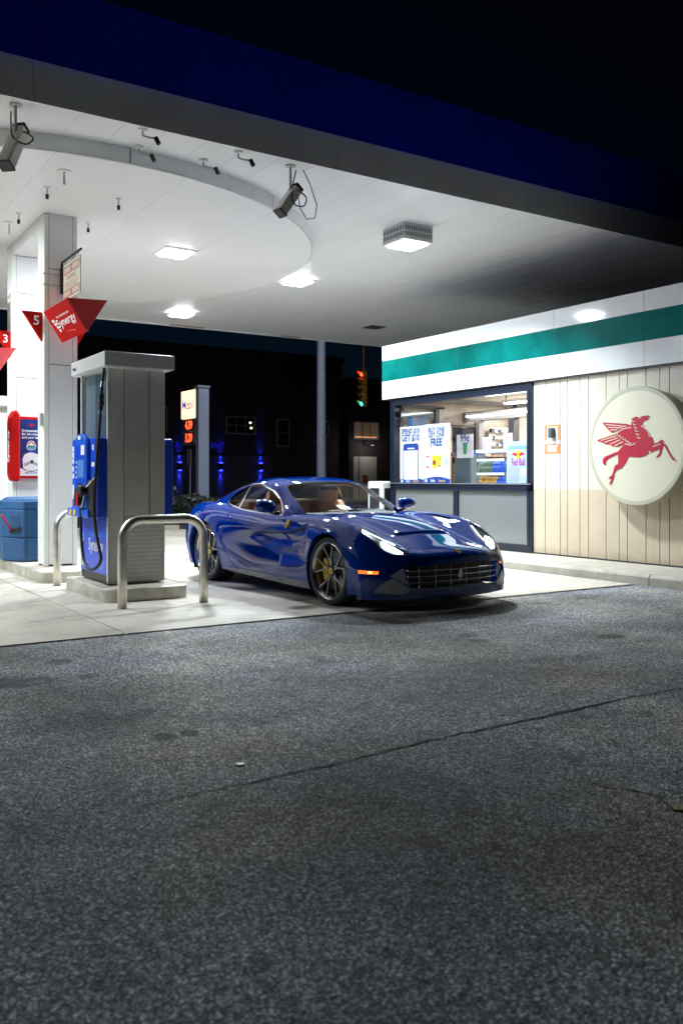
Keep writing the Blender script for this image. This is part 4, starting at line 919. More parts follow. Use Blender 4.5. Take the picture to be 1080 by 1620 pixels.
# traffic light on a span wire
tx, ty = 23.7, 34.69
tf = thing('traffic_light', 'yellow hanging traffic light with red lit above dark lenses', 'traffic light', (tx, ty, 4.7))
m_tly = M('signal_yellow', (.90,.42,.02), .45); 
MB().cyl((tx,ty,6.45),(tx,ty,7.6),.035,8).build('hanger', m_tly, tf)
vd = Vector((-.60,-.80,0)).normalized(); sdv = Vector((.80,-.60,0))
vd = Vector((-.97,.06,0)).normalized(); sdv = vd.cross(Vector((0,0,1)))
lit = {0: EM('signal_red', (1.,.05,.02), 9.), 4: EM('signal_cyan', (.02,.7,1.), 8.)}
m_toff = M('signal_off', (.02,.02,.02), .3)
for k in range(5):
    z = 6.25-.35*k; c = Vector((tx,ty,z))
    MB().obox(c, vd, sdv, (0,0,1), .11, .17, .165).build('signal_section', m_tly, tf, bevel=.04)
    MB().lathe([(.001,.118),(.11,.115),(.12,.10)], c, vd, 20).build('signal_lens', lit.get(k, m_toff), tf, smooth=True)
    mk = MB(); V = []
    for i in range(13):
        a = math.radians(-20+220*i/12); q = c+sdv*(.14*math.cos(a))+Vector((0,0,1))*(.14*math.sin(a)); V.append(q+vd*.10); V.append(q+vd*(.16+.20*max(0, math.sin(a))))
    mk.add(V, [(2*i,2*i+1,2*i+3,2*i+2) for i in range(12)]); mk.build('visor', m_tly, tf)
tag(MB().tube([(tx-30,ty+12,8.4),(tx-10,ty+4,7.7),(tx,ty,7.55),(tx+12,ty-5,7.8),(tx+30,ty-12,8.6)], .012, 6).build('span_wire', m_dark, None), 'thin dark wire the traffic light hangs from', 'wire')
# dark brick building across the street
m_brick = M('night_brick', (.034,.026,.03), .8, var=.3, vs=2.); m_frame2 = M('window_trim', (.28,.28,.30), .6); m_pane = GLASS('far_pane', (.03,.03,.04), 1.5, 1.2); m_panedark = M('far_glass', (.01,.012,.016), .08)
BY = 45.
bd = thing('brick_building', 'long dark building across the street with small windows', 'building', (24., BY, 0))
B('wall', m_brick, bd, 8., 29.2, BY, BY+10, 0, 8.2); B('parapet', m_brick, bd, 7.9, 29.3, BY-.1, BY+10, 8.2, 8.6)
B('wall_base', M('base_grey', (.07,.07,.08), .7), bd, 17.6, 24.4, BY-.06, BY-.001, 0, 2.55)
def fwin(t, x0, x1, z0, z1, nx, nz, y=BY, pane=None):
    f = MB()
    tz = .07; f.box(x0-tz,x1+tz,y-.09,y-.002,z0-tz,z0); f.box(x0-tz,x1+tz,y-.09,y-.002,z1,z1+tz); f.box(x0-tz,x0,y-.09,y-.002,z0,z1); f.box(x1,x1+tz,y-.09,y-.002,z0,z1)
    for i in range(1, nx): xx = x0+(x1-x0)*i/nx; f.box(xx-.025,xx+.025,y-.07,y-.002,z0,z1)
    for i in range(1, nz): zz = z0+(z1-z0)*i/nz; f.box(x0,x1,y-.065,y-.003,zz-.025,zz+.025)
    o = f.build('window', m_frame2, t)
    B('pane', pane or m_panedark, o, x0, x1, y-.03, y-.001, z0, z1); return o
w1 = fwin(bd, 21.5, 23.2, 3.85, 4.72, 3, 2); fwin(bd, 24.7, 25.4, 3.2, 4.68, 1, 2); fwin(bd, 16.9, 17.9, 3.9, 5.1, 2, 2); fwin(bd, 27.6, 28.1, 3.9, 4.7, 1, 2)
m_glow = EM('warm_lamp', (1., .85, .5), 6.)
for (xx, zz) in ((22.95, 4.45), (23.0, 4.15)):
    flat('lit_bulb', ell(xx, zz, .07, .05, 10), ((0,BY-.035,0),(1,0,0),(0,0,1),(0,-1,0)), m_glow, w1, .004, .003)
bd2 = thing('corner_building', 'dark building with a pale garage door and a dim lit window right of the pole', 'building', (32., BY, 0))
B('wall', M('night_wall', (.032,.028,.03), .8, var=.3), bd2, 29.4, 44., BY-.4, BY+10, 0, 7.4)
o = fwin(bd2, 29.75, 31.5, 3.75, 4.7, 3, 1, BY-.4, EM('dim_room', (.45,.30,.20), .10)); B('sill_lights', EM('warm_strip', (1.,.45,.2), .8), o, 29.8, 31.4, BY-.46, BY-.44, 3.78, 3.84)
gd = B('garage_door', M('pale_door', (.55,.53,.50), .6), bd2, 29.7, 31.4, BY-.45, BY-.402, 0, 2.62)
flat('door_gap', rect(30.05,30.12,0,2.6), ((0,BY-.45,0),(1,0,0),(0,0,1),(0,-1,0)), m_dark, gd, .002); flat('notice', rect(30.35,30.75,1.0,1.5), ((0,BY-.45,0),(1,0,0),(0,0,1),(0,-1,0)), m_brown, gd, .002)
ld = bpy.data.lights.new('door_lamp_light', 'POINT'); ld.energy = 26; ld.color = (1.,.93,.85); ld.shadow_soft_size = .1
lo = bpy.data.objects.new('door_lamp_light', ld); lo.location = (30.5, BY-1.3, 3.2); COL.objects.link(lo)
dl = thing('door_lamp', 'small lamp above the pale garage door', 'lamp', (30.5, BY-.5, 3.05)); B('arm', m_dark, dl, 30.47, 30.53, BY-1.3, BY-.41, 3.3, 3.34); MB().cyl((30.5,BY-1.3,3.28),(30.5,BY-1.3,3.34),.12,12).build('shade', m_dark, dl)
m_blue = EM('blue_led', (.02,.03,1.), 30.)
for i, xx in enumerate((18.65, 21.08, 23.57)):
    t = thing('blue_wall_lamp', ['blue wall lamp left of the price sign post', 'blue wall lamp just right of the price sign post', 'blue wall lamp above the car roof'][i], 'lamp', (xx, BY-.1, 2.0), 'blue up and down lamps on the dark building')
    B('body', m_dark, t, xx-.08, xx+.08, BY-.22, BY-.07, 1.75, 2.15)
    B('lens', m_blue, t, xx-.07, xx+.07, BY-.21, BY-.09, 2.15, 2.17); B('lens', m_blue, t, xx-.07, xx+.07, BY-.21, BY-.09, 1.73, 1.75)
    for s_, z in ((1, 2.22), (-1, 1.68)):
        ld = bpy.data.lights.new('wall_lamp_light', 'SPOT'); ld.energy = 160; ld.color = (.02,.04,1.); ld.spot_size = math.radians(34); ld.spot_blend = .6; ld.shadow_soft_size = .05
        lo = bpy.data.objects.new('wall_lamp_light', ld); lo.location = (xx, BY-.17, z); lo.rotation_euler = (PI/2+s_*math.radians(74), 0, 0); COL.objects.link(lo)
for s, xx in (('I A', 18.4), ('ENT', 20.9)):
    txt(s, .45, ((xx, BY-.08, 3.1), (1,0,0), (0,0,1), (0,-1,0)), EM('blue_letters', (.02,.03,1.), .25), bd, bold=.01, t=.01)
# planting at the sign and kerb
m_leaf = M('leaf', (.035,.05,.022), .6, var=.5, vs=9.); m_flower = M('flower', (.33,.30,.29), .6, var=.3, vs=9.)
def bush(x, y, rx, ry, h, seed, label, fl):
    t = thing('flower_bush', label, 'bush', (x, y, 0), 'planting round the price sign'); rnd = random.Random(seed); mk = MB(); mf = MB()
    for i in range(420):
        a = rnd.random()*2*PI; q = rnd.random()**.5; zz = h*rnd.random()**.7
        c = Vector((x+rx*q*math.cos(a)*(1-.4*zz/h), y+ry*q*math.sin(a)*(1-.4*zz/h), zz)); s = .05+.05*rnd.random()
        u = Vector((rnd.gauss(0,1), rnd.gauss(0,1), rnd.gauss(0,.6))).normalized()*s; v = u.cross(Vector((rnd.gauss(0,1), rnd.gauss(0,1), 1))).normalized()*s*.5
        (mf if rnd.random() < fl and zz > h*.5 else mk).add([c-u, c+v, c+u, c-v], [(0,1,2,3)])
    mk.build('foliage', m_leaf, t, fix=False)
    if mf.v: mf.build('blossom', m_flower, t, fix=False)
    MB().cyl((x,y,0),(x,y,h*.5),.02,6).build('stem', m_brown, t)
for i in range(4): bush(9.6+.75*i, 26.0+.3*math.sin(i*2), .7, .6, .85+.2*math.sin(i*1.7), i, ['pale flowering bush at the left foot of the price sign', 'pale flowering bush beside the price sign post', 'low bush just behind the car tail', 'low dark bush right of the price sign', 'dark bush behind the car roof', 'dark bush further right behind the car', 'dark bush near the street pole'][i], .35 if i < 4 else .1)
struct(B('far_kerb', m_kerb, None, -60, 8.8, 21.2, 21.4, -.2, .1)); 
struct(B('planting_bed', M('soil', (.03,.025,.02), .9), None, 8.8, 15.5, 24.8, 29.5, -.05, .05))
struct(B('far_pavement', m_kerb, None, -60, 120, 41., 45., -.1, .08))

# ================================================================== sports car
# body skin: interpolated bicubic B-spline through hand-laid section points (car axes: x forward from front axle, y left, z up)
def row(x,pts): return [(p if len(p)==3 else (x,)+p) for p in pts]
LOW=[
 row(0,[(-3.50,0,.28),(-3.49,.3,.28),(-3.47,.55,.28),(-3.43,.72,.27),(-3.34,.84,.26),(-3.27,.9,.25),(-3.22,.93,.24),(-3.18,.935,.22),(-3.16,.92,.18)]),
 row(0,[(-3.56,0,.55),(-3.55,.3,.55),(-3.53,.55,.55),(-3.48,.72,.55),(-3.39,.86,.54),(-3.31,.92,.5),(-3.25,.95,.45),(-3.20,.95,.35),(-3.18,.93,.2)]),
 row(0,[(-3.58,0,.84),(-3.57,.3,.84),(-3.53,.55,.83),(-3.46,.72,.80),(-3.37,.85,.74),(-3.30,.925,.64),(-3.25,.96,.5),(-3.21,.955,.36),(-3.18,.93,.2)]),
 row(0,[(-3.56,0,.97),(-3.54,.3,.97),(-3.49,.55,.955),(-3.41,.72,.92),(-3.31,.86,.84),(-3.22,.95,.7),(-3.16,.975,.52),(-3.13,.965,.37),(-3.12,.93,.19)]),
 row(0,[(-3.3,0,.955),(-3.3,.3,.955),(-3.28,.55,.96),(-3.23,.74,.97),(-3.15,.89,.89),(-3.08,.975,.74),(-3.04,.99,.54),(-3.02,.975,.38),(-3.01,.935,.19)]),
 row(-2.72,[(0,.95),(.3,.95),(.55,.965),(.75,.99),(.91,.92),(.99,.76),(1.0,.56),(.98,.38),(.935,.19)]),
 row(-2.25,[(0,.93),(.3,.93),(.55,.93),(.76,.94),(.89,.87),(.955,.74),(.965,.55),(.945,.36),(.905,.18)]),
 row(-1.75,[(0,.90),(.3,.90),(.55,.90),(.76,.905),(.865,.84),(.915,.71),(.905,.53),(.91,.34),(.90,.16)]),
 row(-1.25,[(0,.88),(.3,.88),(.55,.88),(.76,.885),(.87,.82),(.915,.70),(.89,.52),(.905,.33),(.90,.145)]),
 row(-.85,[(0,.90),(.3,.895),(.53,.885),(.74,.895),(.87,.83),(.92,.70),(.895,.52),(.915,.33),(.905,.135)]),
 row(-.45,[(0,.885),(.3,.88),(.52,.865),(.73,.905),(.875,.84),(.935,.71),(.925,.52),(.93,.33),(.915,.13)]),
 row(0,[(0,.82),(.3,.81),(.51,.795),(.74,.875),(.895,.81),(.97,.68),(.98,.5),(.96,.33),(.925,.14)]),
 row(.38,[(0,.72),(.3,.71),(.52,.70),(.74,.785),(.885,.72),(.96,.60),(.975,.46),(.965,.32),(.935,.15)]),
 row(.68,[(0,.635),(.3,.625),(.51,.615),(.66,.71,.66),(.62,.845,.60),(.575,.925,.51),(.54,.955,.41),(.50,.955,.3),(.47,.935,.16)]),
 row(0,[(.93,0,.545),(.915,.3,.54),(.88,.5,.53),(.825,.67,.515),(.735,.81,.475),(.645,.905,.42),(.585,.94,.35),(.54,.95,.27),(.50,.935,.16)]),
 row(0,[(.975,0,.36),(.96,.3,.36),(.92,.5,.355),(.86,.67,.345),(.77,.81,.33),(.675,.90,.3),(.61,.935,.26),(.56,.945,.21),(.51,.93,.15)]),
 row(0,[(.95,0,.125),(.94,.3,.125),(.905,.5,.125),(.85,.67,.125),(.765,.81,.125),(.67,.89,.125),(.60,.92,.125),(.55,.93,.125),(.51,.925,.125)]),
]
CAB=[
 row(0,[(-.38,0,.78),(-.43,.3,.78),(-.56,.52,.78),(-.74,.70,.78),(-.80,.78,.77),(-.82,.82,.74),(-.85,.86,.62)]),
 row(0,[(-.60,0,.93),(-.63,.3,.927),(-.72,.52,.92),(-.87,.70,.915),(-.93,.76,.90),(-.97,.80,.86),(-.98,.86,.68)]),
 row(0,[(-.98,0,1.11),(-1.0,.3,1.105),(-1.07,.5,1.09),(-1.17,.655,1.07),(-1.19,.72,1.0),(-1.2,.785,.9),(-1.2,.85,.73)]),
 row(0,[(-1.3,0,1.24),(-1.31,.29,1.235),(-1.36,.48,1.222),(-1.43,.61,1.20),(-1.45,.69,1.11),(-1.45,.785,.92),(-1.45,.86,.74)]),
 row(-1.7,[(0,1.305),(.29,1.298),(.47,1.283),(.6,1.245),(.69,1.14),(.785,.93),(.86,.75)]),
 row(-2.05,[(0,1.305),(.28,1.297),(.46,1.278),(.59,1.232),(.685,1.13),(.785,.945),(.87,.78)]),
 row(-2.45,[(0,1.255),(.27,1.247),(.44,1.225),(.565,1.175),(.665,1.09),(.775,.96),(.87,.82)]),
 row(-2.85,[(0,1.155),(.26,1.148),(.42,1.127),(.54,1.085),(.64,1.02),(.75,.94),(.84,.83)]),
 row(-3.2,[(0,1.035),(.25,1.03),(.4,1.015),(.51,.99),(.62,.95),(.72,.90),(.8,.82)]),
 row(-3.5,[(0,.91),(.25,.905),(.4,.895),(.5,.88),(.6,.86),(.68,.83),(.75,.78)]),
]
def bsp(n,t):
    # clamped uniform cubic basis, n ctrl pts, t in[0,1] -> matrix
    k=3; kn=np.concatenate([[0]*k,np.linspace(0,1,n-k+1),[1]*k])
    t=np.clip(t,0,1-1e-9); m=len(kn)-1
    B=np.array([(kn[i]<=t)&(t<kn[i+1]) for i in range(m)],float)
    for d in range(1,k+1):
        nb=np.zeros((m-d,len(t)))
        for i in range(m-d):
            a=kn[i+d]-kn[i]; b=kn[i+d+1]-kn[i+1]
            if a>0: nb[i]+=(t-kn[i])/a*B[i]
            if b>0: nb[i]+=(kn[i+d+1]-t)/b*B[i+1]
        B=nb
    return B[:n].T
def surf(net,nu,nv):
    P=np.array(net,float)
    Bu=bsp(P.shape[0],np.linspace(0,1,nu)); Bv=bsp(P.shape[1],np.linspace(0,1,nv))
    return np.einsum('ui,vj,ijk->uvk',Bu,Bv,P)
def grev(n):
    k=3; kn=np.concatenate([[0]*k,np.linspace(0,1,n-k+1),[1]*k])
    return np.array([kn[i+1:i+4].mean() for i in range(n)])
def interp(net):
    P=np.array(net,float); n,m=P.shape[:2]
    A=np.linalg.inv(bsp(n,grev(n))); B=np.linalg.inv(bsp(m,grev(m)))
    return np.einsum('ai,bj,ijk->abk',A,B,P)

def carpaint():
    m, t, bs, N, L = nt('car_paint_blue')
    bs.inputs['Metallic'].default_value = .0; bs.inputs['Roughness'].default_value = .42; bs.inputs['Specular IOR Level'].default_value = .0
    bs.inputs['Coat Weight'].default_value = 1.; bs.inputs['Coat Roughness'].default_value = .012; bs.inputs['Coat IOR'].default_value = 1.54
    v = N.new('ShaderNodeTexVoronoi'); v.inputs['Scale'].default_value = 900; L.new(coords(N, L), v.inputs['Vector'])
    sp = N.new('ShaderNodeSeparateColor'); L.new(v.outputs['Color'], sp.inputs[0])
    L.new(mix(N, L, (.0002,.017,.145), (.0005,.038,.28), sp.outputs[0]), bs.inputs['Base Color']); return m
m_paint = carpaint()
m_cblack = M('car_black', (.008,.008,.009), .45); m_cgloss = M('car_gloss_black', (.006,.006,.007), .08, coat=.5)
m_duct = M('car_duct_grey', (.50,.50,.48), .36); m_sill = M('car_sill', (.05,.055,.065), .18, coat=.6)
m_chrome = M('car_trim', (.55,.56,.58), .2, metal=1.); m_rim = M('rim_metal', (.30,.29,.275), .25, metal=.85); m_lip = M('rim_lip', (.62,.60,.57), .2, metal=1.); m_rimd = M('rim_dark', (.06,.06,.06), .35, metal=.8)
m_tyre = M('tyre', (.018,.018,.019), .7, bmp=.2, bsc=200.); m_disc_b = M('brake_disc', (.30,.29,.28), .35, metal=1.); m_cal = M('caliper_yellow', (.85,.52,.01), .35)
m_tan = M('tan_leather', (.72,.29,.06), .5, bmp=.1, bsc=150.); m_tan2 = M('tan_dark', (.50,.20,.045), .55); m_char = M('charcoal', (.025,.025,.027), .6)
m_cglass = GLASS('car_glass', (.90,.94,.93), 1.45, .5, 0., .5); m_qglass = GLASS('car_quarter_glass', (.25,.27,.28), 1.45, .5, 0., .6); m_hlglass = GLASS('headlamp_cover', (.95,.97,1.), 1.4, .7)
m_hlamp = EM('headlamp', (.80,.92,1.), 24.); m_led_w = EM('headlamp_led', (.85,.94,1.), 3.5); m_hbowl = M('headlamp_bowl', (.07,.075,.085), .2, metal=.6)
m_amber = EM('amber_marker', (1.,.16,.02), 1.6); m_amber2 = EM('amber_hot', (1.,.45,.12), 4.)

car = thing('sports_car', 'glossy dark blue two-door sports car with lit headlights on the forecourt', 'car', (5.70, 7.674, 0), rz=math.radians(-87.65))
def smooth01(t): t = np.clip(t, 0, 1); return t*t*(3-2*t)
def make_half(net, nu, nv, sculpt=None):
    """dense half skin -> bmesh with float layers for the net position and the normal"""
    P = np.array(net, float); n, m = P.shape[:2]; gu, gv = np.linspace(0, 1, nu), np.linspace(0, 1, nv)
    G = surf(interp(net), nu, nv)
    G[:, 0, 1] = 0.
    if sculpt is not None: G = sculpt(G)
    iu = np.interp(gu, grev(n), np.arange(n)); jv = np.interp(gv, grev(m), np.arange(m))
    du = np.gradient(G, axis=0); dv = np.gradient(G, axis=1)
    NN = np.cross(du, dv); NN /= np.maximum(np.linalg.norm(NN, axis=2, keepdims=True), 1e-9)
    c = G[nu//2, nv//2] - np.array([-1.3, 0, .5])
    if (NN[nu//2, nv//2] * c).sum() < 0: NN = -NN
    NN[:, 0, 1] = 0.
    bm = bmesh.new(); lu = bm.verts.layers.float_vector.new('par'); ln = bm.verts.layers.float_vector.new('nrm')
    V = []
    for i in range(nu):
        for j in range(nv):
            v = bm.verts.new(G[i, j]); v[lu] = (iu[i], jv[j], 0); v[ln] = NN[i, j]; V.append(v)
    for i in range(nu-1):
        for j in range(nv-1):
            try: bm.faces.new((V[i*nv+j], V[(i+1)*nv+j], V[(i+1)*nv+j+1], V[i*nv+j+1]))
            except ValueError: pass
    return bm, lu, ln
def arr(bm, lu):
    bm.verts.ensure_lookup_table(); bm.verts.index_update()
    return np.array([v.co[:] for v in bm.verts]), np.array([v[lu][:] for v in bm.verts])
def cut(bm, lu, ln, fn, lev=0.):
    co, uv = arr(bm, lu); g = fn(co, uv)-lev; g[np.abs(g) < 1e-7] = 1e-7
    new = set(); touched = set()
    gl = g.tolist()
    todo = [e for e in bm.edges if gl[e.verts[0].index]*gl[e.verts[1].index] < 0]
    for e in todo:
        a, b = e.verts; ga, gb = gl[a.index], gl[b.index]; t = ga/(ga-gb)
        pu = Vector(a[lu]).lerp(Vector(b[lu]), t); pn = Vector(a[ln]).lerp(Vector(b[ln]), t).normalized()
        touched.update(e.link_faces)
        _, nv = bmesh.utils.edge_split(e, a, t); nv[lu] = pu; nv[ln] = pn; nv.index = -1; new.add(nv)
    for f in touched:
        q = [v for v in f.verts if v in new]
        if len(q) == 2: 
            try: bmesh.utils.face_split(f, q[0], q[1])
            except ValueError: pass
        elif len(q) == 4:
            try:
                nf, _ = bmesh.utils.face_split(f, q[0], q[1])
            except ValueError: pass
def psd(X, Y, poly):
    """signed distance to polygon, + inside"""
    d = np.full(X.shape, 1e9); ins_ = np.zeros(X.shape, bool); n = len(poly)
    for i in range(n):
        (x0, y0), (x1, y1) = poly[i], poly[(i+1) % n]; ex, ey = x1-x0, y1-y0
        t = np.clip(((X-x0)*ex+(Y-y0)*ey)/(ex*ex+ey*ey), 0, 1); d = np.minimum(d, np.hypot(X-x0-t*ex, Y-y0-t*ey))
        cnd = (y0 > Y) != (y1 > Y)
        with np.errstate(divide='ignore', invalid='ignore'):
            xi = x0+(Y-y0)*ex/(ey if ey else 1e-12)
        ins_ ^= cnd & (X < xi)
    return np.where(ins_, d, -d)
def rounded(poly, r=.03, n=4):
    out = []; k = len(poly)
    for i in range(k):
        p = np.array(poly[i]); a = np.array(poly[i-1])-p; b = np.array(poly[(i+1) % k])-p
        la, lb = np.linalg.norm(a), np.linalg.norm(b); d = min(r, la*.45, lb*.45); p0 = p+a/la*d; p1 = p+b/lb*d
        for q in range(n+1):
            t = q/n; out.append(tuple((1-t)**2*p0+2*t*(1-t)*p+t*t*p1))
    return out
def part(bm, lu, ln, faces, name, mat, parent=None, mirror='both', offset=0., shift=None):
    parent = parent or car
    vs = {}; co = []; nn = []; fs = []
    for f in faces:
        q = []
        for v in f.verts:
            if v not in vs: vs[v] = len(co); co.append(v.co[:]); nn.append(v[ln][:])
            q.append(vs[v])
        fs.append(q)
    if not co: return []
    co = np.array(co); nn = np.array(nn); co = co+nn*offset
    out = []
    L_ = (co, nn, fs); mco = co*[1,-1,1]; mnn = nn*[1,-1,1]; Rr = (mco, mnn, [f[::-1] for f in fs])
    sets = {'both': [(np.concatenate([co, mco]), np.concatenate([nn, mnn]), fs+[[i+len(co) for i in f[::-1]] for f in fs])], 'pair': [L_, Rr], 'left': [L_], 'right': [Rr]}[mirror]
    for (c, n, f) in sets:
        # orient windings to the stored normals
        f2 = []
        for q in f:
            a, b, d = c[q[0]], c[q[1]], c[q[2]]; nrm = np.cross(b-a, d-a)
            f2.append(q if (nrm*n[q[0]]).sum() >= 0 else q[::-1])
        me = bpy.data.meshes.new(name); me.from_pydata(c.tolist(), [], f2); me.polygons.foreach_set('use_smooth', [True]*len(me.polygons))
        me.normals_split_custom_set_from_vertices(n.tolist()); me.materials.append(mat)
        o = bpy.data.objects.new(name, me); COL.objects.link(o); o.parent = parent; out.append(o)
    return out

# ---- lower body
def sculpt_low(G):
    x, y, z = G[..., 0].copy(), G[..., 1].copy(), G[..., 2].copy()
    # bridge-shaped channel: opens behind the front wheel, narrows to a tip in the door
    zu = np.interp(x, [-1.68,-1.5,-1.2,-.8,-.55,-.40], [.60,.668,.695,.705,.745,.81]); zl = np.interp(x, [-1.68,-1.4,-1.1,-.8,-.55,-.40], [.595,.53,.455,.42,.40,.40])
    tt = (z-zl)/np.maximum(zu-zl, 1e-3)
    f = smooth01(tt/.78)*smooth01((1.06-tt)/.16)
    dep = .062*smooth01((x+1.68)/.30)*smooth01((-.385-x)/.07)*smooth01((y-.7)/.1)
    G[..., 1] = y-dep*f
    # hood: raised centre with a step line ahead of the screen
    hx = smooth01((x+.75)/.5)*smooth01((.40-.10*(y/.36)**2*0+.0-x)/.035)*smooth01((.40-y)/.10)*(z > .6)
    G[..., 2] = z+.024*hx*(y < .6)
    return G
bm, lu, ln = make_half(LOW, 260, 170, sculpt_low)
gAF = lambda c, u: np.where(c[:,1] > .5, .385-np.hypot(c[:,0]-.0, c[:,2]-.348), -1.)
gAR = lambda c, u: np.where(c[:,1] > .5, .402-np.hypot(c[:,0]+2.72, c[:,2]-.365), -1.)
opn = [(-.70,-.2),(-.70,.0),(-.74,.3),(-.83,.52),(-.96,.67),(-1.1,.71),(-1.4,.725),(-1.8,.725),(-2.2,.72),(-2.45,.69),(-2.6,.6),(-2.65,0),(-2.65,-.2)]
gTop = lambda c, u: np.where(c[:,2] > .70, psd(c[:,0], c[:,1], opn), -1.)
doorP = rounded([(-.99,1.1),(-.985,.80),(-.965,.215),(-1.95,.225),(-2.05,.26),(-2.22,.46),(-2.235,.62),(-2.19,.82),(-2.15,.93),(-2.15,1.1)], .05)
gDoor = lambda c, u: np.where(c[:,1] > .60, psd(c[:,0], c[:,2], doorP), -1.)
hoodP = rounded([(.80,-.5),(.80,0),(.785,.34),(.70,.50),(.45,.545),(.1,.60),(-.3,.645),(-.62,.665),(-.93,.70),(-.90,-.5)], .06)
gHood = lambda c, u: np.where(c[:,2] > .50, psd(c[:,0], c[:,1], hoodP), -1.)
hlP = rounded([(.26,.772),(.40,.675),(.58,.60),(.80,.545),(.845,.56),(.79,.69),(.705,.765),(.621,.800),(.446,.815)], .03)
gHL = lambda c, u: np.where(c[:,2] > .48, psd(c[:,0], c[:,1], hlP), -1.)
lampP = rounded([(.60,.685),(.70,.625),(.80,.575),(.80,.63),(.775,.675),(.705,.735),(.645,.75)], .02)
gLamp = lambda c, u: np.where(c[:,2] > .48, psd(c[:,0], c[:,1], lampP), -1.)
grP = rounded([(-.3,.447),(.60,.445),(.615,.42),(.585,.25),(.55,.232),(-.3,.225)], .02)
gGr = lambda c, u: np.where(c[:,0] > .70, psd(c[:,1], c[:,2], grP), -1.)
duP = rounded([(.632,.437),(.70,.405),(.765,.352),(.70,.315),(.607,.27)], .015)
gDu = lambda c, u: np.where(c[:,0] > .6, psd(c[:,1], c[:,2], duP), -1.)
fgP = rounded([(.885,.195),(.84,.27),(.745,.335),(.60,.245),(.565,.215),(.63,.175),(.72,.178)], .015)
gFg = lambda c, u: np.where(c[:,0] > .58, psd(c[:,1], c[:,2], fgP), -1.)
mkP = rounded([(.555,.374),(.735,.372),(.735,.402),(.555,.406)], .01)
gMk = lambda c, u: np.where((c[:,1] > .75) & (c[:,0] > .45), psd(c[:,0], c[:,2], mkP), -1.)
gSill = lambda c, u: np.where((c[:,0] > -2.5) & (c[:,0] < -.2) & (c[:,1] > .7), .205-c[:,2], -1.)
avP = rounded([(-.30,.665),(.06,.69),(.14,.575),(-.02,.585)], .03)
gAv = lambda c, u: np.where(c[:,2] > .6, psd(c[:,0], c[:,1], avP), -1.)
GAP = .0038
cuts = [(gAF,0),(gAR,0),(gTop,0),(gDoor,GAP),(gDoor,-GAP),(gHood,GAP),(gHood,-GAP),(gHL,.004),(gHL,-.002),(gLamp,0),(gGr,0),(gGr,-.012),(gDu,0),(gFg,0),(gMk,0),(gSill,0),(gAv,0)]
for fn, lev in cuts: cut(bm, lu, ln, fn, lev)
bm.faces.ensure_lookup_table()
FC = np.array([f.calc_center_median()[:] for f in bm.faces]); UC = np.zeros((len(FC), 3))
val = {k: g(FC, UC) for k, g in dict(AF=gAF, AR=gAR, top=gTop, door=gDoor, hood=gHood, hl=gHL, lamp=gLamp, gr=gGr, du=gDu, fg=gFg, mk=gMk, sill=gSill, av=gAv).items()}
reg = np.full(len(FC), 'body', dtype=object)
reg[val['sill'] > 0] = 'sill'
reg[val['hood'] > GAP] = 'hood'; reg[np.abs(val['hood']) <= GAP] = 'seam'
dd = val['door']; reg[(dd > GAP)] = 'door'; reg[np.abs(dd) <= GAP] = 'seam'
reg[(val['sill'] > 0) & (dd <= 0)] = 'sill'
reg[(val['gr'] > -.012)] = 'grlip'; reg[val['gr'] > 0] = 'grille'; reg[val['du'] > 0] = 'duct'; reg[val['fg'] > 0] = 'fog'; reg[val['mk'] > 0] = 'marker'
reg[(val['hl'] > -.002) & (val['hl'] <= .004)] = 'seam'; reg[val['hl'] > .004] = 'hl'; reg[(val['hl'] > .004) & (val['lamp'] > 0)] = 'hllamp'
reg[val['av'] > 0] = 'airvent'
reg[(val['AF'] > 0) | (val['AR'] > 0) | (val['top'] > 0)] = 'gone'
sel = {r: [bm.faces[i] for i in np.nonzero(reg == r)[0]] for r in set(reg)}
part(bm, lu, ln, sel['body'], 'body', m_paint)
part(bm, lu, ln, sel['hood'], 'hood', m_paint)
doors = part(bm, lu, ln, sel['door'], 'door', m_paint, mirror='pair')
part(bm, lu, ln, sel['seam'], 'panel_seam', m_cblack, offset=-.004)
part(bm, lu, ln, sel['sill'], 'side_sill', m_sill, mirror='pair')
part(bm, lu, ln, sel['grlip'], 'grille_surround', m_cgloss)
part(bm, lu, ln, sel['grille'], 'grille_backing', m_cblack, offset=-.07)
part(bm, lu, ln, sel['duct'], 'duct_panel', m_duct, mirror='pair', offset=-.03)
fogs = part(bm, lu, ln, sel['fog'], 'lower_vent', m_duct, mirror='pair', offset=-.012)
part(bm, lu, ln, sel['airvent'], 'bonnet_vent', m_cblack, mirror='pair', offset=-.015)
mks = part(bm, lu, ln, sel['marker'], 'side_marker', m_amber, mirror='pair', offset=.002)
heads = part(bm, lu, ln, sel['hl']+sel['hllamp'], 'headlight', m_hlglass, mirror='pair')
for o, mi in zip(heads, ('left', 'right')):
    part(bm, lu, ln, sel['hl'], 'bowl', m_hbowl, o, mi, -.03); part(bm, lu, ln, sel['hllamp'], 'bulb', m_hlamp, o, mi, -.014)
    s_ = 1 if mi == 'left' else -1
    MB().tube([(.34,.745*s_,.775),(.44,.70*s_,.735),(.56,.645*s_,.685),(.68,.60*s_,.64)], .006, 6).build('led_strip', m_led_w, o, local=True)
# hot spot inside the amber markers
for o, s_ in zip(mks, (1, -1)):
    MB().bar((.655,.906*s_,.389),(.69,.884*s_,.389), .012, .018).build('bulb', m_amber2, o, local=True)
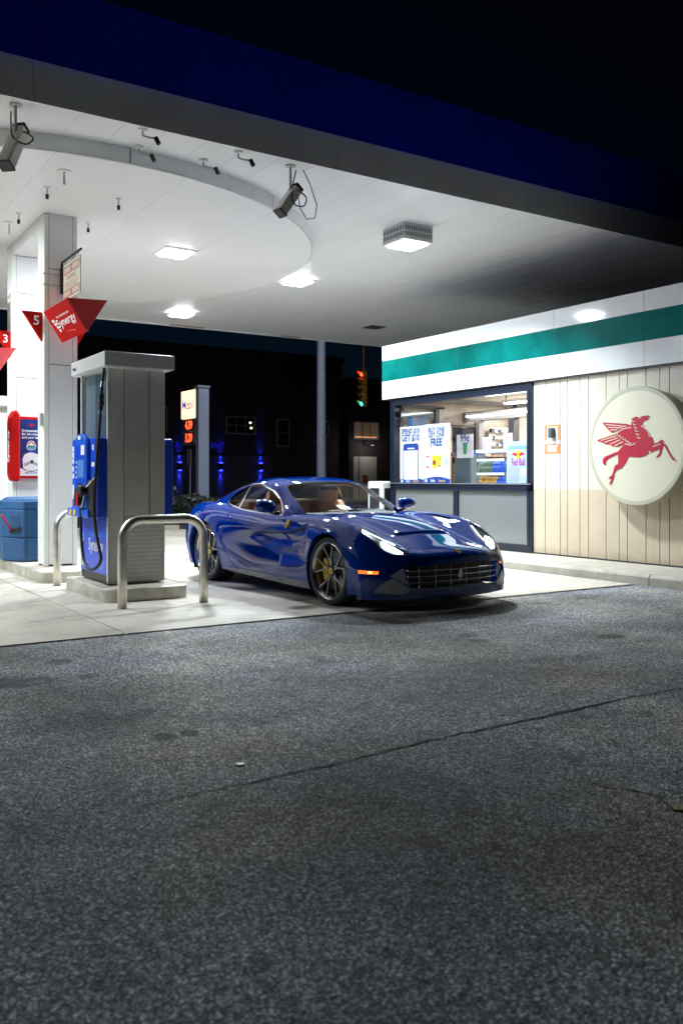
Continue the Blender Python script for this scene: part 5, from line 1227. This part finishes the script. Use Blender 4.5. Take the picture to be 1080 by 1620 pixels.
# arch lips: skin edge turned inward
def arch_lip(cx_, cz_, r, name):
    for s_ in (1, -1):
        co, _ = arr(bm, lu); rim = []
        pts = co[(np.abs(np.hypot(co[:,0]-cx_, co[:,2]-cz_)-r) < 2e-3) & (co[:,1] > .5)]
        if not len(pts): continue
        a = np.arctan2(pts[:,2]-cz_, pts[:,0]-cx_); a = np.where(a < -PI/2, a+2*PI, a); k = np.argsort(a); pts = pts[k]
        n = len(pts); mk = MB()
        V = [(p[0], p[1]*s_, p[2]) for p in pts]+[(cx_+(p[0]-cx_)*.985, (p[1]-.012)*s_, cz_+(p[2]-cz_)*.985) for p in pts]+[(cx_+(p[0]-cx_)*.99, (p[1]-.06)*s_, cz_+(p[2]-cz_)*.99) for p in pts]
        mk.add(V, [(i,i+1,n+i+1,n+i) for i in range(n-1)]+[(n+i,n+i+1,2*n+i+1,2*n+i) for i in range(n-1)]); mk.build(name, m_paint, car, local=True, smooth=True)
arch_lip(0., .348, .385, 'arch_lip'); arch_lip(-2.72, .365, .402, 'arch_lip')
for s_ in (1, -1):
    for (cx_, cz_, r) in ((0,.348,.388),(-2.72,.365,.405)):
        mk = MB(); n = 28; V = []
        for yy in (.50, .93):
            for i in range(n+1):
                a = math.radians(-35+250*i/n); V.append((cx_+r*math.cos(a), yy*s_, cz_+r*math.sin(a)))
        V.append((cx_, .50*s_, cz_))
        mk.add(V, [(i,i+1,n+2+i,n+1+i) for i in range(n)]+[(i,i+1,2*n+2) for i in range(n)]); mk.build('wheel_well', m_cblack, car, local=True, smooth=True, angle=40)
bm.free()
MB().prism([(-3.1,-.80),(.35,-.80),(.62,-.74),(.80,-.40),(.84,0),(.80,.40),(.62,.74),(.35,.80),(-3.1,.80),(-3.4,.5),(-3.4,-.5)], ((0,0,0),(1,0,0),(0,1,0),(0,0,1)), .135, .17).build('underbody', m_cblack, car, local=True)
B('inner_tub', m_char, car, -2.6, .3, -.70, .70, .17, .30, local=True)
B('firewall', m_char, car, -.66, .55, -.49, .49, .3, .60, local=True)
# front splitter lip
bp_ = np.array(LOW[-1]); pth = [(p[0]-.03, -p[1], .128) for p in bp_[::-1][:-1]]+[(p[0]-.03, p[1], .128) for p in bp_]
MB().tube(pth, .013, 8).build('front_lip', m_cgloss, car, local=True, smooth=True)
# grille bars and badge
def gx(y, z): return float(np.interp(abs(y), [0,.3,.5,.62], [.972,.957,.917,.872]))+(.01 if z < .35 else 0)*0
for z in (.287, .343, .398):
    P = [(gx(y, z)-.03, y, z) for y in np.linspace(-.60,.60,25)]; MB().tube(P, .0055, 6).build('grille_bar', m_chrome, car, local=True, smooth=True)
for y in (-.47, -.29, -.10, .10, .29, .47):
    MB().bar((gx(y,.3)-.03, y, .232), (gx(y,.3)-.035, y, .442),   .006, .012, up=(1,0,0)).build('grille_bar', m_chrome, car, local=True)
hfr = ((gx(0,.3)-.012, 0, .340), (0,1,0), (0,0,1), (1,0,0))
horse = [(-.010,-.062),(.000,-.060),(.004,-.030),(.016,-.012),(.022,-.030),(.028,-.028),(.024,-.004),(.030,.006),(.040,.002),(.042,.010),(.028,.020),(.022,.030),(.026,.044),(.016,.052),(.004,.064),(.002,.056),(-.010,.046),(-.008,.034),(-.020,.038),(-.022,.030),(-.008,.020),(-.014,.004),(-.030,.008),(-.034,-.014),(-.026,-.010),(-.022,-.004),(-.012,-.012),(-.008,-.030)]
MB().prism(horse, hfr, -.004, .004).build('grille_emblem', m_chrome, car, local=True)
nv_ = Vector((.62,0,.78)).normalized(); uv_ = Vector((-.78,0,.62))
MB().prism([(-.026,.032),(.026,.032),(.026,-.012),(.0,-.036),(-.026,-.012)], ((.905,.03,.566),(0,1,0),tuple(uv_),tuple(nv_)), -.004, .003).build('nose_badge', m_yellow, car, local=True)
MB().prism([(-.006,.022),(.008,.024),(.012,-.016),(-.004,-.022)], ((.905,.03,.566),(0,1,0),tuple(uv_),tuple(nv_)), .003, .005).build('badge_mark', m_cblack, car, local=True)
for s_ in (1, -1):
    sfr = ((-.80, .912*s_, .797), (-s_*.99, -.12*1, 0) if s_ > 0 else (.99, -.12, 0), (0,-.45*s_,.89), (0,.89*s_,.45))
    sh = MB().prism([(-.033,.045),(.033,.045),(.036,.0),(.0,-.055),(-.036,.0)], sfr, -.012, .006).build('fender_shield', m_yellow, car, local=True)
    MB().prism([(-.008,.03),(.014,.028),(.010,.0),(.016,-.02),(.0,-.036),(-.012,-.01)], sfr, .006, .008).build('shield_mark', m_cblack, sh, local=True)
    MB().lathe([(.001,.008),(.05,.006),(.054,0)], (-2.135,.913*s_,.80), (0,s_,.25), 20).build('fuel_flap' if s_ < 0 else 'side_cap', m_paint, car, local=True, smooth=True)
# ---- cabin
bm, lu, ln = make_half(CAB, 170, 90)
gW = lambda c, u: psd(u[:,0], u[:,1], [(.15,-1.),(.15,2.62),(1.0,2.72),(2.0,2.72),(2.75,2.60),(2.98,2.3),(3.05,1.2),(3.07,0),(3.07,-1.)])
dloP = rounded([(-1.07,.885),(-1.26,1.02),(-1.47,1.135),(-1.84,1.222),(-2.13,1.205),(-2.40,1.125),(-2.50,1.045),(-2.42,.985),(-2.04,.925),(-1.476,.888)], .05)
gD = lambda c, u: np.where((u[:,1] > 2.7), psd(c[:,0], c[:,2], dloP), -1.)
gB = lambda c, u: (c[:,0]+2.09)*1.-0.10*(c[:,2]-1.07)
gR = lambda c, u: psd(u[:,0], u[:,1], rounded([(6.0,-1.),(6.0,1.9),(6.5,2.3),(7.9,2.3),(8.25,1.9),(8.3,-1.)], .3))
for fn, lev in ((gW,0),(gW,-.10),(gD,.0),(gD,-.016),(gR,0)): cut(bm, lu, ln, fn, lev)
cut(bm, lu, ln, gB, .018); cut(bm, lu, ln, gB, -.018)
bm.faces.ensure_lookup_table()
FC = np.array([f.calc_center_median()[:] for f in bm.faces]); UC = np.array([np.mean([v[lu][:] for v in f.verts], axis=0) for f in bm.faces])
vW, vD, vB, vR = gW(FC, UC), gD(FC, UC), gB(FC, UC), gR(FC, UC)
reg = np.full(len(FC), 'roof', dtype=object)
reg[(vW > -.10)] = 'wsurround'; reg[vW > 0] = 'windscreen'; reg[vR > 0] = 'rear_window'
reg[vD > -.016] = 'trim'; reg[(vD > 0) & (vB > .018)] = 'side'; reg[(vD > 0) & (vB < -.018)] = 'quarter'; reg[(vD > 0) & (np.abs(vB) <= .018)] = 'pillar'
sel = {r: [bm.faces[i] for i in np.nonzero(reg == r)[0]] for r in set(reg)}
part(bm, lu, ln, sel['roof'], 'roof', m_paint)
part(bm, lu, ln, sel['windscreen'], 'windscreen', m_cglass); part(bm, lu, ln, sel['wsurround'], 'windscreen_seal', m_cgloss, offset=.001)
part(bm, lu, ln, sel['rear_window'], 'rear_window', m_qglass); part(bm, lu, ln, sel['trim'], 'window_trim', m_chrome, mirror='pair', offset=.003)
for o, mi in zip(doors, ('left', 'right')): part(bm, lu, ln, sel['side'], 'side_window', m_cglass, o, mi)
part(bm, lu, ln, sel['quarter'], 'quarter_window', m_qglass, mirror='pair'); part(bm, lu, ln, sel['pillar'], 'window_pillar', m_chrome, mirror='pair', offset=.002)
bm.free()
# ---- mirrors
for s_, dr in zip((1, -1), doors):
    mk = MB(); prof = [(0.001,-.115),(.045,-.108),(.068,-.08),(.077,-.03),(.074,.03),(.062,.075),(.035,.105),(.001,.112)]
    m0 = len(mk.v); mk.lathe(prof, (0,0,0), (0,1,0), 24)
    mk.v = [(-1.10+p[0]*(1.25 if p[0] > 0 else .55), (1.015+.02*p[2])*s_+p[1]*1.08, .985+p[2]*.95) for p in mk.v]
    mr = mk.build('door_mirror', m_paint, dr, local=True, smooth=True)
    MB().tube([(-1.09,.99*s_,.93),(-1.07,.93*s_,.905),(-1.06,.86*s_,.90)], [.018,.018,.022], 10).build('mirror_arm', m_cgloss, mr, local=True, smooth=True)
    flat('mirror_glass', ell(0,0,.10,.062,20), ((-1.138,1.015*s_,.985),(0,-1,0),(0,0,1),(-1,0,0)), m_silver, mr, .006, .004) if False else None
# ---- interior
def seat(s_):
    sb = MB().prism([(-1.95,.50),(-1.80,.48),(-1.72,.62),(-1.80,.90),(-1.90,1.02),(-1.98,1.02),(-2.0,.9)], ((0,.38*s_-.24,0),(1,0,0),(0,0,1),(0,1,0)), 0, .48).build('seat_back', m_tan, car, local=True, bevel=.05, seg=4)
    MB().prism([(-1.93,1.0),(-1.86,1.01),(-1.845,1.13),(-1.88,1.16),(-1.94,1.15),(-1.96,1.05)], ((0,.38*s_-.13,0),(1,0,0),(0,0,1),(0,1,0)), 0, .26).build('headrest', m_tan, sb, local=True, bevel=.03, seg=3)
    for k in (-.235, .155): MB().prism([(-1.88,.62),(-1.66,.60),(-1.72,.86),(-1.86,.94)], ((0,.38*s_+k,0),(1,0,0),(0,0,1),(0,1,0)), 0, .08).build('seat_bolster', m_tan2, sb, local=True, bevel=.03, seg=3)
    B('seat_cushion', m_tan, car, -1.85, -1.35, .38*s_-.24, .38*s_+.24, .32, .52, local=True, bevel=.05, seg=3)
    # door card
    MB().prism([(-1.05,.35),(-2.1,.35),(-2.1,.86),(-1.05,.84)], ((0,.72*s_,0),(1,0,0),(0,0,1),(0,s_,0)), 0, .05).build('door_card', m_tan2, car, local=True, bevel=.01)
seat(1); seat(-1)
MB().prism([(-.70,.80),(-.72,.875),(-.90,.905),(-1.12,.885),(-1.2,.80),(-1.15,.60),(-.75,.55)], ((0,-.68,0),(1,0,0),(0,0,1),(0,1,0)), 0, 1.36).build('dashboard', m_char, car, local=True, bevel=.03, seg=3)
MB().prism([(-.80,.89),(-1.05,.93),(-1.16,.905),(-1.14,.85),(-.85,.84)], ((0,.20,0),(1,0,0),(0,0,1),(0,1,0)), 0, .38).build('instrument_hood', m_char, car, local=True, bevel=.03, seg=3)
MB().lathe([(.165+.015*math.cos(a), .015*math.sin(a)) for a in [2*PI*i/8 for i in range(9)]], (-1.30,.38,.80), (-.9,0,.42), 28).build('steering_wheel', m_char, car, local=True, smooth=True)
MB().bar((-1.3,.24,.79),(-1.3,.52,.79), .03, .03).build('wheel_spoke', m_char, car, local=True); MB().cyl((-1.31,.38,.80),(-1.12,.38,.74),.05,14).build('steering_hub', m_char, car, local=True)
B('centre_tunnel', m_tan2, car, -2.0, -1.0, -.12, .12, .3, .58, local=True, bevel=.04)
MB().prism([(-2.08,.45),(-2.02,.45),(-2.12,1.0),(-2.3,1.03),(-2.9,.985),(-2.9,.93),(-2.3,.9)], ((0,-.66,0),(1,0,0),(0,0,1),(0,1,0)), 0, 1.32).build('rear_shelf', m_tan, car, local=True, bevel=.01)
MB().obox((-1.30,.0,1.185), (0,1,0), (.9,0,.3), (-.3,0,.9), .11, .012, .03).build('rear_view_mirror', m_char, car, local=True, bevel=.01)
for s_ in (1, -1): MB().tube([(-.98,.675*s_,.93),(-1.2,.62*s_,1.06),(-1.42,.565*s_,1.175),(-1.75,.55*s_,1.225),(-2.2,.53*s_,1.20)], .022, 8).build('pillar_lining', m_tan, car, local=True, smooth=True)
MB().tube([(-.68,-.45,.925),(-.70,-.1,.935),(-.80,.30,.935)], .006, 6).build('wiper', m_cblack, car, local=True)
# ---- wheels
def wheel(cx_, s_, r, w_, rr):
    cy_ = (.93-w_/2)*s_; c = (cx_, cy_, r); ax = (0, s_, 0); h = w_/2
    rim = MB().lathe([(rr-.055,-h*.9),(rr-.02,-h*.3),(rr-.03,h*.35),(rr-.022,h*.72),(rr-.004,h*.86),(rr,h*.92),(rr+.004,h*.86)], c, ax, 64).build('wheel', m_rim, car, local=True, smooth=True, angle=35)
    prof = [(rr-.004,-h*.9),(rr+.01,-h*.97),(r-.03,-h),(r-.008,-h*.93),(r-.001,-h*.7),(r-.001,h*.7),(r-.008,h*.93),(r-.03,h),(rr+.018,h*.985),(rr+.004,h*.93),(rr-.002,h*.86)]
    MB().lathe(prof, c, ax, 64).build('tyre', m_tyre, rim, local=True, smooth=True, angle=45)
    for q in range(3):
        mk = MB()
        for k in (-.006, .006): pass
    mk = MB()
    for q in (-.55, -.2, .2, .55): mk.lathe([(r+.0005, h*q-.004),(r+.0005, h*q+.004)], c, ax, 64)
    mk.build('tread_groove', m_cblack, rim, local=True)
    MB().lathe([(.07,h*.12),(.19,h*.12),(.195,h*.10),(.195,-h*.05),(.07,-h*.05)], c, ax, 48).build('brake_disc', m_disc_b, rim, local=True, smooth=True, angle=35)
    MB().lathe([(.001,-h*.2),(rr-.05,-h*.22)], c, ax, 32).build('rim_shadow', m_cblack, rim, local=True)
    C = Vector(c); Y = Vector(ax)
    for k in range(5):
        a0 = math.radians(90+72*k+8); mk = MB()
        for sg in (-1, 1):
            def pnt(rad, da, off): a = a0+sg*math.radians(da); return C+Vector((math.cos(a)*rad, 0, math.sin(a)*rad))+Y*off
            for (r0, d0, r1, d1, o0, o1, w0, w1) in ((.04, 14, .125, 6, h*.62, h*.68, .013, .010), (.120, 6.3, rr-.010, 17.5, h*.68, h*.80, .0095, .0085)):
                a, b = pnt(r0, d0, o0), pnt(r1, d1, o1); d = (b-a).normalized(); sd = d.cross(Y).normalized()
                V = []
                for (p, ww) in ((a, w0), (b, w1)): V += [p-sd*ww, p+sd*ww, p+sd*ww*.8-Y*.03, p-sd*ww*.8-Y*.03]
                mk.add(V, [(0,1,5,4),(1,2,6,5),(2,3,7,6),(3,0,4,7),(0,3,2,1),(4,5,6,7)])
        mk.build('spoke', m_rim, rim, local=True, bevel=.003)
    MB().lathe([(rr-.014,h*.78),(rr-.006,h*.90),(rr+.001,h*.945),(rr+.005,h*.93)], c, ax, 64).build('rim_lip', m_lip, rim, local=True, smooth=True, angle=60)
    hub = MB().lathe([(.058,h*.3),(.062,h*.60),(.055,h*.68),(.034,h*.70)], c, ax, 32).build('hub', m_rimd, rim, local=True, smooth=True, angle=35)
    MB().lathe([(.001,h*.735),(.028,h*.73),(.034,h*.70)], c, ax, 24).build('centre_cap', m_yellow, hub, local=True, smooth=True)
    MB().prism([(-.006,-.016),(.004,-.014),(.010,.004),(.004,.018),(-.006,.010)], (tuple(C+Y*h*.737),(s_*-1.,0,0),(0,0,1),ax), 0, .002).build('cap_mark', m_cblack, hub, local=True)
    for k in range(5):
        a = math.radians(90+72*k+44); p = C+Vector((math.cos(a)*.055,0,math.sin(a)*.055))
        MB().cyl(p+Y*h*.55, p+Y*h*.70, .009, 8).build('wheel_bolt', m_rimd, rim, local=True)
    # caliper at the rear of the disc
    mk = MB(); V = []; n = 10
    sgn = 1 if cx_ > -1 else 1
    for (rad, off) in ((.125, h*.34), (.215, h*.34), (.215, -h*.05), (.125, -h*.05)):
        for i in range(n+1):
            a = math.radians(180-34+68*i/n); V.append(tuple(C+Vector((math.cos(a)*rad, 0, math.sin(a)*rad))+Y*off))
    m_ = n+1
    mk.add(V, [(q*m_+i, q*m_+i+1, ((q+1) % 4)*m_+i+1, ((q+1) % 4)*m_+i) for q in range(4) for i in range(n)]+[(0,m_,2*m_,3*m_),(n,m_+n,2*m_+n,3*m_+n)])
    mk.build('caliper', m_cal, rim, local=True, bevel=.008)
for s_ in (1, -1): wheel(0., s_, .348, .255, .286); wheel(-2.72, s_, .362, .30, .288)
# ---- tail
for s_ in (1, -1):
    MB().lathe([(.001,.02),(.08,.018),(.095,0)], (-3.515,.60*s_,.80), (-1,.12*s_,.1), 28).build('tail_light', m_red, car, local=True, smooth=True)
    MB().cyl((-3.50,.52*s_,.27),(-3.60,.52*s_,.27),.045,18).build('exhaust', m_silver, car, local=True)
